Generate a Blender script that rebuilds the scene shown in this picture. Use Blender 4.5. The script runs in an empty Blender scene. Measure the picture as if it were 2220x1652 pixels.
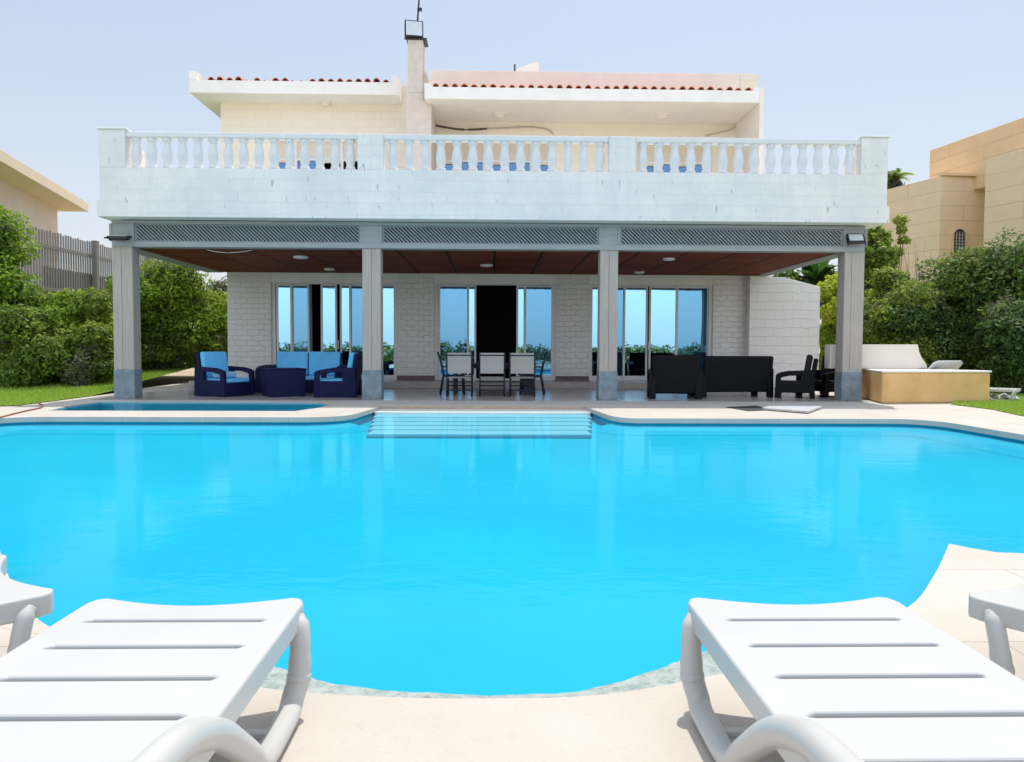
import bpy, bmesh, math, random
import numpy as np
from mathutils import Vector, Matrix
random.seed(7); rng = np.random.default_rng(11)
R = math.radians
scene = bpy.context.scene
COL = scene.collection

# ------------------------------------------------------------------ camera model
F, CX, CY, CAMZ = 1662.0, 1110.0, 826.0, 1.12
VPX, VPY, ROLL = 1071.0, 753.0, R(0.25)
dx, dy = (VPX - CX) / F, (CY - VPY) / F
yaw = -math.atan(dx); pitch = -math.atan(dy / math.sqrt(1 + dx * dx))
fw = Vector((math.sin(yaw) * math.cos(pitch), math.cos(yaw) * math.cos(pitch), math.sin(pitch)))
r0 = fw.cross(Vector((0, 0, 1))).normalized(); u0 = r0.cross(fw)
rv = r0 * math.cos(ROLL) + u0 * math.sin(ROLL); uv = u0 * math.cos(ROLL) - r0 * math.sin(ROLL)
CAM = Vector((0, 0, CAMZ))
def ray(x, y): return fw + rv * ((x - CX) / F) + uv * ((CY - y) / F)
def at(x, y, Y):
    d = ray(x, y); return CAM + d * (Y / d.y)
def gnd(x, y, z=0.0):
    d = ray(x, y); return CAM + d * ((z - CAMZ) / d.z)
def PX(x, Y, y=753): return at(x, y, Y).x
def PZ(y, Y, x=1071): return at(x, y, Y).z

cam = bpy.data.cameras.new('camera'); cam.sensor_width = 36; cam.lens = F / 2220 * 36
cam.clip_start = 0.05; cam.clip_end = 3000
co = bpy.data.objects.new('camera', cam); COL.objects.link(co)
M3 = Matrix((rv, uv, -fw)).transposed(); co.matrix_world = Matrix.Translation(CAM) @ M3.to_4x4()
scene.camera = co

# ------------------------------------------------------------------ materials
def nodes(name):
    m = bpy.data.materials.new(name); m.use_nodes = True
    nt = m.node_tree; b = nt.nodes['Principled BSDF']
    return m, nt, b
def N(nt, t, **kw):
    n = nt.nodes.new(t)
    for k, v in kw.items():
        if k.startswith('i_'):
            n.inputs[k[2:].replace('_', ' ')].default_value = v
        else: setattr(n, k, v)
    return n
def L(nt, a, b): nt.links.new(a, b)
def objco(nt, scale=(1, 1, 1)):
    tc = N(nt, 'ShaderNodeTexCoord'); mp = N(nt, 'ShaderNodeMapping')
    mp.inputs['Scale'].default_value = scale
    L(nt, tc.outputs['Object'], mp.inputs['Vector']); return mp.outputs['Vector']
def wallco(nt):
    tc = N(nt, 'ShaderNodeTexCoord'); s = N(nt, 'ShaderNodeSeparateXYZ'); L(nt, tc.outputs['Object'], s.inputs[0])
    a = N(nt, 'ShaderNodeMath', operation='ADD'); L(nt, s.outputs[0], a.inputs[0]); L(nt, s.outputs[1], a.inputs[1])
    c = N(nt, 'ShaderNodeCombineXYZ'); L(nt, a.outputs[0], c.inputs[0]); L(nt, s.outputs[2], c.inputs[1])
    return c.outputs[0]
def ramp(nt, fac, stops):
    r = N(nt, 'ShaderNodeValToRGB'); e = r.color_ramp.elements
    while len(e) > 1: e.remove(e[0])
    e[0].position = stops[0][0]; e[0].color = (*stops[0][1], 1)
    for p, c in stops[1:]:
        k = e.new(p); k.color = (*c, 1)
    L(nt, fac, r.inputs[0]); return r.outputs[0]
def mixc(nt, fac, a, b, mode='MIX'):
    m = N(nt, 'ShaderNodeMix', data_type='RGBA', blend_type=mode)
    if isinstance(fac, (int, float)): m.inputs[0].default_value = fac
    else: L(nt, fac, m.inputs[0])
    for sock, v in ((m.inputs[6], a), (m.inputs[7], b)):
        if isinstance(v, tuple): sock.default_value = (*v, 1)
        else: L(nt, v, sock)
    return m.outputs[2]
def noise(nt, vec, scale, detail=5, rough=0.6):
    n = N(nt, 'ShaderNodeTexNoise'); n.inputs['Scale'].default_value = scale
    n.inputs['Detail'].default_value = detail; n.inputs['Roughness'].default_value = rough
    L(nt, vec, n.inputs['Vector']); return n.outputs[0]
def bump(nt, b, h, strength=0.4, dist=0.01, chain=None):
    n = N(nt, 'ShaderNodeBump'); n.inputs['Strength'].default_value = strength; n.inputs['Distance'].default_value = dist
    L(nt, h, n.inputs['Height'])
    if chain is not None: L(nt, chain, n.inputs['Normal'])
    L(nt, n.outputs[0], b.inputs['Normal']); return n.outputs[0]
def plain(name, c, rough=0.6, var=0.15, nscale=4, bstr=0.15, bscale=60, metallic=0.0, stretch=(1, 1, 1)):
    m, nt, b = nodes(name); v = objco(nt, stretch)
    n = noise(nt, v, nscale)
    lo = tuple(x * (1 - var) for x in c); hi = tuple(min(1, x * (1 + var)) for x in c)
    L(nt, ramp(nt, n, [(0.3, lo), (0.7, hi)]), b.inputs['Base Color'])
    b.inputs['Roughness'].default_value = rough; b.inputs['Metallic'].default_value = metallic
    if bstr: bump(nt, b, noise(nt, v, bscale), bstr, 0.004)
    return m
def brickmat(name, c, c2, mortar, bw, bh, ms=0.012, strength=0.6, dist=0.02, rough=0.85, stain=None, wob=0.02, nb=25, cracks=False):
    m, nt, b = nodes(name); v = wallco(nt)
    nz = N(nt, 'ShaderNodeTexNoise'); nz.inputs['Scale'].default_value = 6; L(nt, v, nz.inputs['Vector'])
    vm = N(nt, 'ShaderNodeVectorMath', operation='SCALE'); L(nt, nz.outputs['Color'], vm.inputs[0]); vm.inputs['Scale'].default_value = wob
    va = N(nt, 'ShaderNodeVectorMath', operation='ADD'); L(nt, v, va.inputs[0]); L(nt, vm.outputs[0], va.inputs[1])
    br = N(nt, 'ShaderNodeTexBrick'); L(nt, va.outputs[0], br.inputs['Vector'])
    br.inputs['Color1'].default_value = (*c, 1); br.inputs['Color2'].default_value = (*c2, 1); br.inputs['Mortar'].default_value = (*mortar, 1)
    br.inputs['Scale'].default_value = 1; br.inputs['Brick Width'].default_value = bw; br.inputs['Row Height'].default_value = bh
    br.inputs['Mortar Size'].default_value = ms; br.inputs['Mortar Smooth'].default_value = 0.3
    col = br.outputs['Color']
    if stain:
        big = noise(nt, v, 0.9, 6, 0.7)
        f = N(nt, 'ShaderNodeMapRange'); L(nt, big, f.inputs[0]); f.inputs[1].default_value = 0.42; f.inputs[2].default_value = 0.68
        col = mixc(nt, f.outputs[0], col, stain)
    if cracks:
        mp = N(nt, 'ShaderNodeMapping'); mp.inputs['Scale'].default_value = (7, 1.6, 1); L(nt, v, mp.inputs['Vector'])
        ck = noise(nt, mp.outputs[0], 1.6, 3, .5); k1 = N(nt, 'ShaderNodeMapRange'); L(nt, ck, k1.inputs[0]); k1.inputs[1].default_value = .655; k1.inputs[2].default_value = .70
        col = mixc(nt, k1.outputs[0], col, (.50, .49, .47))
        m3 = N(nt, 'ShaderNodeMapping'); m3.inputs['Scale'].default_value = (2.4, .35, 1); L(nt, v, m3.inputs['Vector'])
        dr = noise(nt, m3.outputs[0], 1.7, 6, .7); k3 = N(nt, 'ShaderNodeMapRange'); L(nt, dr, k3.inputs[0]); k3.inputs[1].default_value = .45; k3.inputs[2].default_value = .75
        col = mixc(nt, k3.outputs[0], col, (.73, .725, .70))
        sp = noise(nt, v, 9, 8, .8); k2 = N(nt, 'ShaderNodeMapRange'); L(nt, sp, k2.inputs[0]); k2.inputs[1].default_value = .66; k2.inputs[2].default_value = .72
        col = mixc(nt, k2.outputs[0], col, (.60, .59, .57))
    L(nt, col, b.inputs['Base Color']); b.inputs['Roughness'].default_value = rough
    n1 = bump(nt, b, noise(nt, v, nb, 6, 0.7), strength * 0.8, dist)
    inv = N(nt, 'ShaderNodeMath', operation='SUBTRACT'); inv.inputs[0].default_value = 1; L(nt, br.outputs['Fac'], inv.inputs[1])
    bump(nt, b, inv.outputs[0], strength, dist, n1)
    return m
def plankmat(name, c, width, rough=0.7, axis='z', var=0.25, groove=None):
    # weathered timber with grain along one axis
    m, nt, b = nodes(name)
    st = {'z': (18, 18, 1.2), 'x': (1.2, 18, 18), 'y': (18, 1.2, 18)}[axis]
    v = objco(nt, st); n = noise(nt, v, 1.2, 8, 0.7)
    big = noise(nt, objco(nt, (2, 2, .5)), 1.5)
    lo = tuple(x * (1 - var) for x in c); hi = tuple(min(1, x * (1 + var)) for x in c)
    col = ramp(nt, n, [(0.3, lo), (0.7, hi)])
    col = mixc(nt, big, col, tuple(x * 0.85 for x in c))
    L(nt, col, b.inputs['Base Color']); b.inputs['Roughness'].default_value = rough
    bump(nt, b, n, 0.35, 0.006)
    return m

MT = {}
MT['white_brick'] = brickmat('white_painted_blocks', (.85, .82, .77), (.83, .80, .75), (.76, .735, .69), .62, .24, .005, .45, .014, stain=(.70, .70, .68), wob=.05, nb=14, cracks=True)
MT['facade_brick'] = brickmat('white_rough_brick', (.84, .81, .76), (.81, .78, .73), (.76, .73, .68), .32, .15, .007, .8, .03, wob=.14, nb=15)
MT['upper_wall'] = brickmat('cream_stone_wall', (.86, .78, .65), (.84, .76, .63), (.76, .68, .56), .7, .22, .006, .4, .012, wob=.03)
MT['plaster'] = plain('white_plaster', (.86, .83, .78), .8, .05, 2, .15, 40)
MT['pink_plaster'] = plain('pinkish_plaster', (.86, .785, .70), .85, .06, 1.5, .2, 40)
MT['chimney'] = plain('rough_pinkish_chimney_render', (.66, .57, .50), .9, .10, 5, .6, 35)
MT['soffit'] = plain('cream_soffit_paint', (.86, .78, .66), .8, .05, 1.2, .1, 50)
MT['baluster'] = plain('cast_baluster_white', (.74, .73, .72), .7, .06, 5, .2, 60)
MT['grey_wood'] = plankmat('grey_painted_timber', (.46, .40, .35), .12)
MT['grey_wood_x'] = plankmat('grey_painted_rail', (.36, .375, .37), .12, axis='x')
MT['lattice'] = plain('grey_lattice_paint', (.27, .30, .315), .7, .15, 8, .2, 60)
MT['column_stone'] = plain('blue_grey_plinth_stone', (.20, .245, .27), .6, .25, 7, .4, 30)
MT['tile_red'] = plain('terracotta', (.56, .15, .06), .8, .5, 9, .4, 30)
MT['frame'] = plain('white_aluminium_frame', (.70, .70, .68), .4, .05, 3, 0)
MT['black_metal'] = plain('black_metal', (.012, .013, .018), .4, .2, 8, .1, 60)
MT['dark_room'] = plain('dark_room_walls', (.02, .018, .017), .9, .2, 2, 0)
MT['lamp_white'] = plain('white_lamp_plastic', (.75, .74, .70), .4, .04, 4, 0)
MT['lamp_lens'] = plain('lamp_lens_glass', (.62, .66, .70), .12, .08, 3, 0)
MT['plastic'] = plain('white_moulded_plastic', (.505, .494, .472), .34, .035, 2, .04, 120)
MT['navy_rattan'] = None
MT['cushion'] = plain('light_blue_cushion_cloth', (.15, .56, .92), .9, .08, 5, .3, 140)
MT['pillow'] = plain('pale_blue_pillow_cloth', (.28, .52, .75), .9, .1, 5, .3, 140)
MT['sling'] = plain('white_sling_fabric', (.46, .44, .41), .8, .04, 5, .2, 300)
MT['navy_metal'] = plain('navy_powder_coat', (.008, .009, .028), .45, .2, 5, 0)
MT['dark_cushion'] = plain('charcoal_cushion_cloth', (.016, .013, .018), .95, .2, 5, .3, 120)
MT['ochre'] = None
MT['fence_wood'] = plankmat('weathered_fence_timber', (.27, .24, .235), .1)
MT['sand_stone'] = brickmat('neighbour_sandstone', (.80, .57, .33), (.76, .54, .31), (.62, .43, .25), 3.0, .55, .02, .4, .02, wob=.06, nb=8, stain=(.73, .51, .29))
MT['sand_stone_pale'] = brickmat('neighbour_pale_sandstone', (.84, .64, .43), (.80, .61, .40), (.64, .48, .31), 3.0, .55, .02, .4, .02, wob=.06, nb=8, stain=(.76, .58, .38))
MT['bark'] = plain('bark', (.10, .075, .05), .9, .3, 6, .6, 25, stretch=(6, 6, 1))
MT['dry_twigs'] = plain('dry_twig', (.30, .24, .18), .9, .3, 6, .3, 25)
MT['hose'] = plain('brown_rubber_hose', (.25, .09, .04), .5, .1, 5, 0)
MT['slab'] = plain('grey_stone_slab', (.46, .46, .47), .5, .15, 5, .2, 30)
MT['cable'] = plain('cable_rubber', (.06, .05, .045), .6, .1, 5, 0)
MT['cable_pale'] = plain('cable_pale', (.5, .42, .32), .6, .1, 5, 0)
MT['skirting'] = plain('brown_marble_skirting', (.13, .08, .075), .4, .4, 14, 0)
MT['step_white'] = plain('white_step_marble', (.72, .70, .66), .5, .05, 4, .1, 30)
MT['step_tan'] = plain('tan_riser_stone', (.42, .32, .22), .6, .15, 5, .1, 30)
MT['cloth_white'] = plain('crumpled_white_cloth', (.7, .7, .7), .9, .05, 5, .3, 60)
MT['house_white'] = plain('neighbour_white_render', (.74, .64, .56), .9, .05, 1, .1, 20)
MT['eave_cream'] = plain('neighbour_eave_cream', (.80, .66, .48), .9, .04, 1, .1, 20)
MT['iron'] = plain('dark_window_iron', (.02, .022, .03), .6, .2, 5, 0)

def rattan(name, c):
    m, nt, b = nodes(name); v = wallco(nt)
    w = N(nt, 'ShaderNodeTexBrick'); L(nt, v, w.inputs['Vector'])
    w.inputs['Scale'].default_value = 1; w.inputs['Brick Width'].default_value = .10; w.inputs['Row Height'].default_value = .034
    w.inputs['Mortar Size'].default_value = .006; w.inputs['Color1'].default_value = (*c, 1)
    w.inputs['Color2'].default_value = (*[x * 1.35 for x in c], 1); w.inputs['Mortar'].default_value = (*[x * .3 for x in c], 1)
    L(nt, w.outputs['Color'], b.inputs['Base Color']); b.inputs['Roughness'].default_value = .6; b.inputs['Specular IOR Level'].default_value = .22
    inv = N(nt, 'ShaderNodeMath', operation='SUBTRACT'); inv.inputs[0].default_value = 1; L(nt, w.outputs['Fac'], inv.inputs[1])
    bump(nt, b, inv.outputs[0], .6, .006); return m
MT['navy_rattan'] = rattan('navy_rattan_weave', (.007, .009, .06))
MT['black_rattan'] = rattan('black_rattan_weave', (.004, .0038, .0045))

def ochre():
    m, nt, b = nodes('ochre_stained_render'); v = objco(nt)
    n = noise(nt, v, 2.2, 7, .65); f = noise(nt, objco(nt, (1, 1, 3)), 1.0)
    c = ramp(nt, n, [(.3, (.54, .28, .075)), (.55, (.72, .42, .14)), (.75, (.80, .54, .27))])
    L(nt, mixc(nt, f, c, (.74, .46, .20)), b.inputs['Base Color']); b.inputs['Roughness'].default_value = .75
    bump(nt, b, noise(nt, v, 30), .2, .005); return m
MT['ochre'] = ochre()

def deckmat(name, c, rough, tile=(0.9, 0.6), joint=.004, jc=.75, var=.10, spec=.5):
    m, nt, b = nodes(name); v = objco(nt)
    br = N(nt, 'ShaderNodeTexBrick'); L(nt, v, br.inputs['Vector']); br.inputs['Scale'].default_value = 1
    br.inputs['Brick Width'].default_value = tile[0]; br.inputs['Row Height'].default_value = tile[1]
    br.inputs['Mortar Size'].default_value = joint; br.inputs['Mortar Smooth'].default_value = .2
    br.inputs['Color1'].default_value = (*c, 1); br.inputs['Color2'].default_value = (*[x * (1 - var * .6) for x in c], 1)
    br.inputs['Mortar'].default_value = (*[x * jc for x in c], 1)
    n = noise(nt, v, 1.3, 7, .65)
    col = mixc(nt, 1.0, br.outputs['Color'], ramp(nt, n, [(.3, (1 - var, 1 - var * 1.2, 1 - var * 1.6)), (.65, (1, 1, 1))]), 'MULTIPLY')
    n2 = noise(nt, v, 60, 4)
    vc = N(nt, 'ShaderNodeTexVoronoi', feature='DISTANCE_TO_EDGE'); vc.inputs['Scale'].default_value = .55; L(nt, v, vc.inputs['Vector'])
    nm = noise(nt, v, 2.2, 3); ca = N(nt, 'ShaderNodeMapRange'); L(nt, vc.outputs[0], ca.inputs[0]); ca.inputs[1].default_value = .0; ca.inputs[2].default_value = .0022; ca.inputs[3].default_value = 1; ca.inputs[4].default_value = 0
    cb = N(nt, 'ShaderNodeMapRange'); L(nt, nm, cb.inputs[0]); cb.inputs[1].default_value = .54; cb.inputs[2].default_value = .60; cm = N(nt, 'ShaderNodeMath', operation='MULTIPLY'); L(nt, ca.outputs[0], cm.inputs[0]); L(nt, cb.outputs[0], cm.inputs[1])
    col = mixc(nt, cm.outputs[0], col, tuple(x * .55 for x in c))
    st_ = N(nt, 'ShaderNodeMapRange'); L(nt, noise(nt, v, .9, 6, .75), st_.inputs[0]); st_.inputs[1].default_value = .56; st_.inputs[2].default_value = .72
    col = mixc(nt, st_.outputs[0], col, (c[0] * .86, c[1] * .80, c[2] * .72))
    col = mixc(nt, 1.0, col, ramp(nt, n2, [(.25, (.93, .92, .90)), (.5, (1, 1, 1))]), 'MULTIPLY')
    L(nt, col, b.inputs['Base Color']); b.inputs['Roughness'].default_value = rough
    b.inputs['Specular IOR Level'].default_value = spec
    bump(nt, b, n2, .12, .003); return m
MT['deck'] = deckmat('pale_stone_deck', (.535, .487, .432), .7, (1.3, .95), .004, .62)
MT['patio'] = deckmat('patio_floor_tiles', (.47, .41, .385), .22, (.6, .6), .004, .7, .12)
MT['mosaic'] = None
def mosaic():
    m, nt, b = nodes('wet_edge_mosaic'); v = objco(nt)
    vo = N(nt, 'ShaderNodeTexVoronoi'); vo.inputs['Scale'].default_value = 55; L(nt, v, vo.inputs['Vector'])
    n = noise(nt, v, 16, 6, .7)
    c = ramp(nt, vo.outputs['Color'], [(.1, (.20, .26, .235)), (.5, (.29, .345, .31)), (.9, (.40, .42, .38))])
    c = mixc(nt, ramp(nt, n, [(.45, (0, 0, 0)), (.62, (1, 1, 1))]), c, (.40, .44, .41))
    L(nt, c, b.inputs['Base Color']); b.inputs['Roughness'].default_value = .35
    bump(nt, b, n, .5, .01); return m
MT['mosaic'] = mosaic()
def poolmat(name, c, c2):
    m, nt, b = nodes(name); v = objco(nt)
    n = noise(nt, v, .35, 3, .5)
    col = ramp(nt, n, [(.3, c2), (.65, c)])
    L(nt, col, b.inputs['Base Color']); b.inputs['Roughness'].default_value = .6
    b.inputs['Specular IOR Level'].default_value = .1; return m
MT['pool'] = poolmat('cyan_pool_lining', (.0005, .375, .54), (.001, .33, .50))
MT['pool_small'] = poolmat('blue_pool_lining', (.06, .46, .60), (.05, .40, .54))
MT['pool_step'] = poolmat('pale_pool_step', (.15, .44, .54), (.12, .41, .52))
def watermat(name, tint, fres, bscale, bstr):
    m = bpy.data.materials.new(name); m.use_nodes = True; nt = m.node_tree; nt.nodes.clear()
    out = N(nt, 'ShaderNodeOutputMaterial'); tr = N(nt, 'ShaderNodeBsdfTransparent'); gl = N(nt, 'ShaderNodeBsdfGlossy')
    tr.inputs[0].default_value = (*tint, 1); gl.inputs['Roughness'].default_value = .03; gl.inputs['Color'].default_value = (1, 1, 1, 1)
    fr = N(nt, 'ShaderNodeFresnel'); fr.inputs['IOR'].default_value = 1.33
    ml = N(nt, 'ShaderNodeMath', operation='MULTIPLY'); L(nt, fr.outputs[0], ml.inputs[0]); ml.inputs[1].default_value = fres
    mx = N(nt, 'ShaderNodeMixShader'); L(nt, ml.outputs[0], mx.inputs[0]); L(nt, tr.outputs[0], mx.inputs[1]); L(nt, gl.outputs[0], mx.inputs[2])
    v = objco(nt, (1, 1.6, 1)); n = noise(nt, v, bscale, 4, .55); n2 = noise(nt, v, bscale * .22, 2, .5)
    ad = N(nt, 'ShaderNodeMath', operation='ADD'); L(nt, n, ad.inputs[0]); L(nt, n2, ad.inputs[1])
    bp = N(nt, 'ShaderNodeBump'); bp.inputs['Strength'].default_value = bstr; bp.inputs['Distance'].default_value = .02
    L(nt, ad.outputs[0], bp.inputs['Height']); L(nt, bp.outputs[0], gl.inputs['Normal'])
    L(nt, mx.outputs[0], out.inputs[0]); return m
MT['water'] = watermat('pool_water', (.96, 1, 1), .30, 4.0, .16)
MT['water_small'] = watermat('small_pool_water', (.9, 1, 1), .55, 4, .08)
def glassmat(name, fac, tint):
    m = bpy.data.materials.new(name); m.use_nodes = True; nt = m.node_tree; nt.nodes.clear()
    out = N(nt, 'ShaderNodeOutputMaterial'); tr = N(nt, 'ShaderNodeBsdfTransparent'); gl = N(nt, 'ShaderNodeBsdfGlossy')
    tr.inputs[0].default_value = (.55, .68, .78, 1); gl.inputs['Roughness'].default_value = .01; gl.inputs['Color'].default_value = (*tint, 1)
    wv = noise(nt, objco(nt, (1.1, 1.1, .5)), 1.4, 2, .4); wb = N(nt, 'ShaderNodeBump'); wb.inputs['Strength'].default_value = .05; wb.inputs['Distance'].default_value = .05
    L(nt, wv, wb.inputs['Height']); L(nt, wb.outputs[0], gl.inputs['Normal'])
    mx = N(nt, 'ShaderNodeMixShader'); mx.inputs[0].default_value = fac
    L(nt, tr.outputs[0], mx.inputs[1]); L(nt, gl.outputs[0], mx.inputs[2]); L(nt, mx.outputs[0], out.inputs[0]); return m
MT['glass'] = glassmat('reflective_door_glass', .84, (.38, .76, 1)); MT['glass_up'] = glassmat('upper_window_glass', .42, (.30, .50, .80)); MT['glass_dim'] = glassmat('tinted_door_glass', .52, (.26, .64, .98))
def curtain():
    m, nt, b = nodes('sheer_curtain_cloth'); L(nt, ramp(nt, noise(nt, objco(nt, (14, 14, .4)), 1.5), [(.3, (.20, .34, .48)), (.7, (.48, .62, .74))]), b.inputs['Base Color'])
    b.inputs['Roughness'].default_value = .9; return m
MT['curtain'] = curtain()
def ceil():
    m, nt, b = nodes('red_brown_timber_ceiling'); v = objco(nt)
    br = N(nt, 'ShaderNodeTexBrick'); L(nt, v, br.inputs['Vector']); br.inputs['Scale'].default_value = 1; br.offset = 0
    br.inputs['Brick Width'].default_value = 1.05; br.inputs['Row Height'].default_value = .40; br.inputs['Mortar Size'].default_value = .028
    br.inputs['Color1'].default_value = (.29, .06, .02, 1); br.inputs['Color2'].default_value = (.18, .036, .012, 1); br.inputs['Mortar'].default_value = (.02, .007, .004, 1)
    n = noise(nt, objco(nt, (2, 14, 2)), 2, 7)
    L(nt, mixc(nt, 1.0, br.outputs['Color'], ramp(nt, n, [(.3, (.7, .65, .6)), (.7, (1.15, 1.1, 1.05))]), 'MULTIPLY'), b.inputs['Base Color'])
    b.inputs['Roughness'].default_value = .7; b.inputs['Specular IOR Level'].default_value = .15
    inv = N(nt, 'ShaderNodeMath', operation='SUBTRACT'); inv.inputs[0].default_value = 1; L(nt, br.outputs['Fac'], inv.inputs[1])
    bump(nt, b, inv.outputs[0], .6, .02); return m
MT['ceiling'] = ceil()
def shutter():
    m, nt, b = nodes('beige_roller_shutter'); s = N(nt, 'ShaderNodeTexWave', wave_type='BANDS', bands_direction='Z')
    s.inputs['Scale'].default_value = 6; L(nt, objco(nt), s.inputs['Vector'])
    L(nt, ramp(nt, s.outputs[0], [(.1, (.62, .53, .43)), (.5, (.72, .62, .51))]), b.inputs['Base Color']); b.inputs['Roughness'].default_value = .6
    bump(nt, b, s.outputs[0], .4, .01); return m
MT['shutter'] = shutter()
def leafmat(name, dark, mid, light, trans=.45):
    m = bpy.data.materials.new(name); m.use_nodes = True; nt = m.node_tree; b = nt.nodes['Principled BSDF']; out = nt.nodes['Material Output']
    a = N(nt, 'ShaderNodeAttribute', attribute_name='tint')
    c = ramp(nt, a.outputs['Fac'], [(0.0, dark), (.5, mid), (1.0, light)])
    L(nt, c, b.inputs['Base Color']); b.inputs['Roughness'].default_value = .55; b.inputs['Specular IOR Level'].default_value = .3
    t = N(nt, 'ShaderNodeBsdfTranslucent'); L(nt, c, t.inputs[0]); mx = N(nt, 'ShaderNodeMixShader'); mx.inputs[0].default_value = trans
    L(nt, b.outputs[0], mx.inputs[1]); L(nt, t.outputs[0], mx.inputs[2]); L(nt, mx.outputs[0], out.inputs[0]); return m
MT['leaf_bright'] = leafmat('bright_shrub_leaves', (.09, .17, .02), (.25, .40, .035), (.52, .58, .055))
MT['leaf_mid'] = leafmat('mid_green_leaves', (.08, .14, .025), (.21, .31, .04), (.44, .48, .07))
MT['leaf_dark'] = leafmat('dark_hedge_leaves', (.04, .08, .022), (.11, .20, .042), (.34, .39, .055))
MT['leaf_banana'] = leafmat('banana_leaves', (.02, .06, .01), (.05, .13, .02), (.12, .22, .03))
MT['leaf_grey'] = leafmat('grey_green_leaves', (.10, .11, .06), (.19, .20, .11), (.32, .31, .18))
MT['grass'] = leafmat('grass_blades', (.22, .36, .04), (.34, .50, .06), (.52, .56, .12), .3)
def lawn():
    m, nt, b = nodes('lawn_turf'); v = objco(nt); n = noise(nt, v, 3, 8, .75); n2 = noise(nt, v, 45, 5, .7)
    c = ramp(nt, n, [(.3, (.19, .31, .036)), (.55, (.26, .39, .048)), (.75, (.38, .42, .09))])
    L(nt, mixc(nt, 1.0, c, ramp(nt, n2, [(.3, (.55, .55, .5)), (.7, (1.2, 1.2, 1.1))]), 'MULTIPLY'), b.inputs['Base Color'])
    b.inputs['Roughness'].default_value = .95; bump(nt, b, n2, .8, .03); return m
MT['lawn'] = lawn()
MT['earth'] = plain('sandy_ground', (.38, .30, .20), .95, .2, .4, .3, 8)

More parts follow.
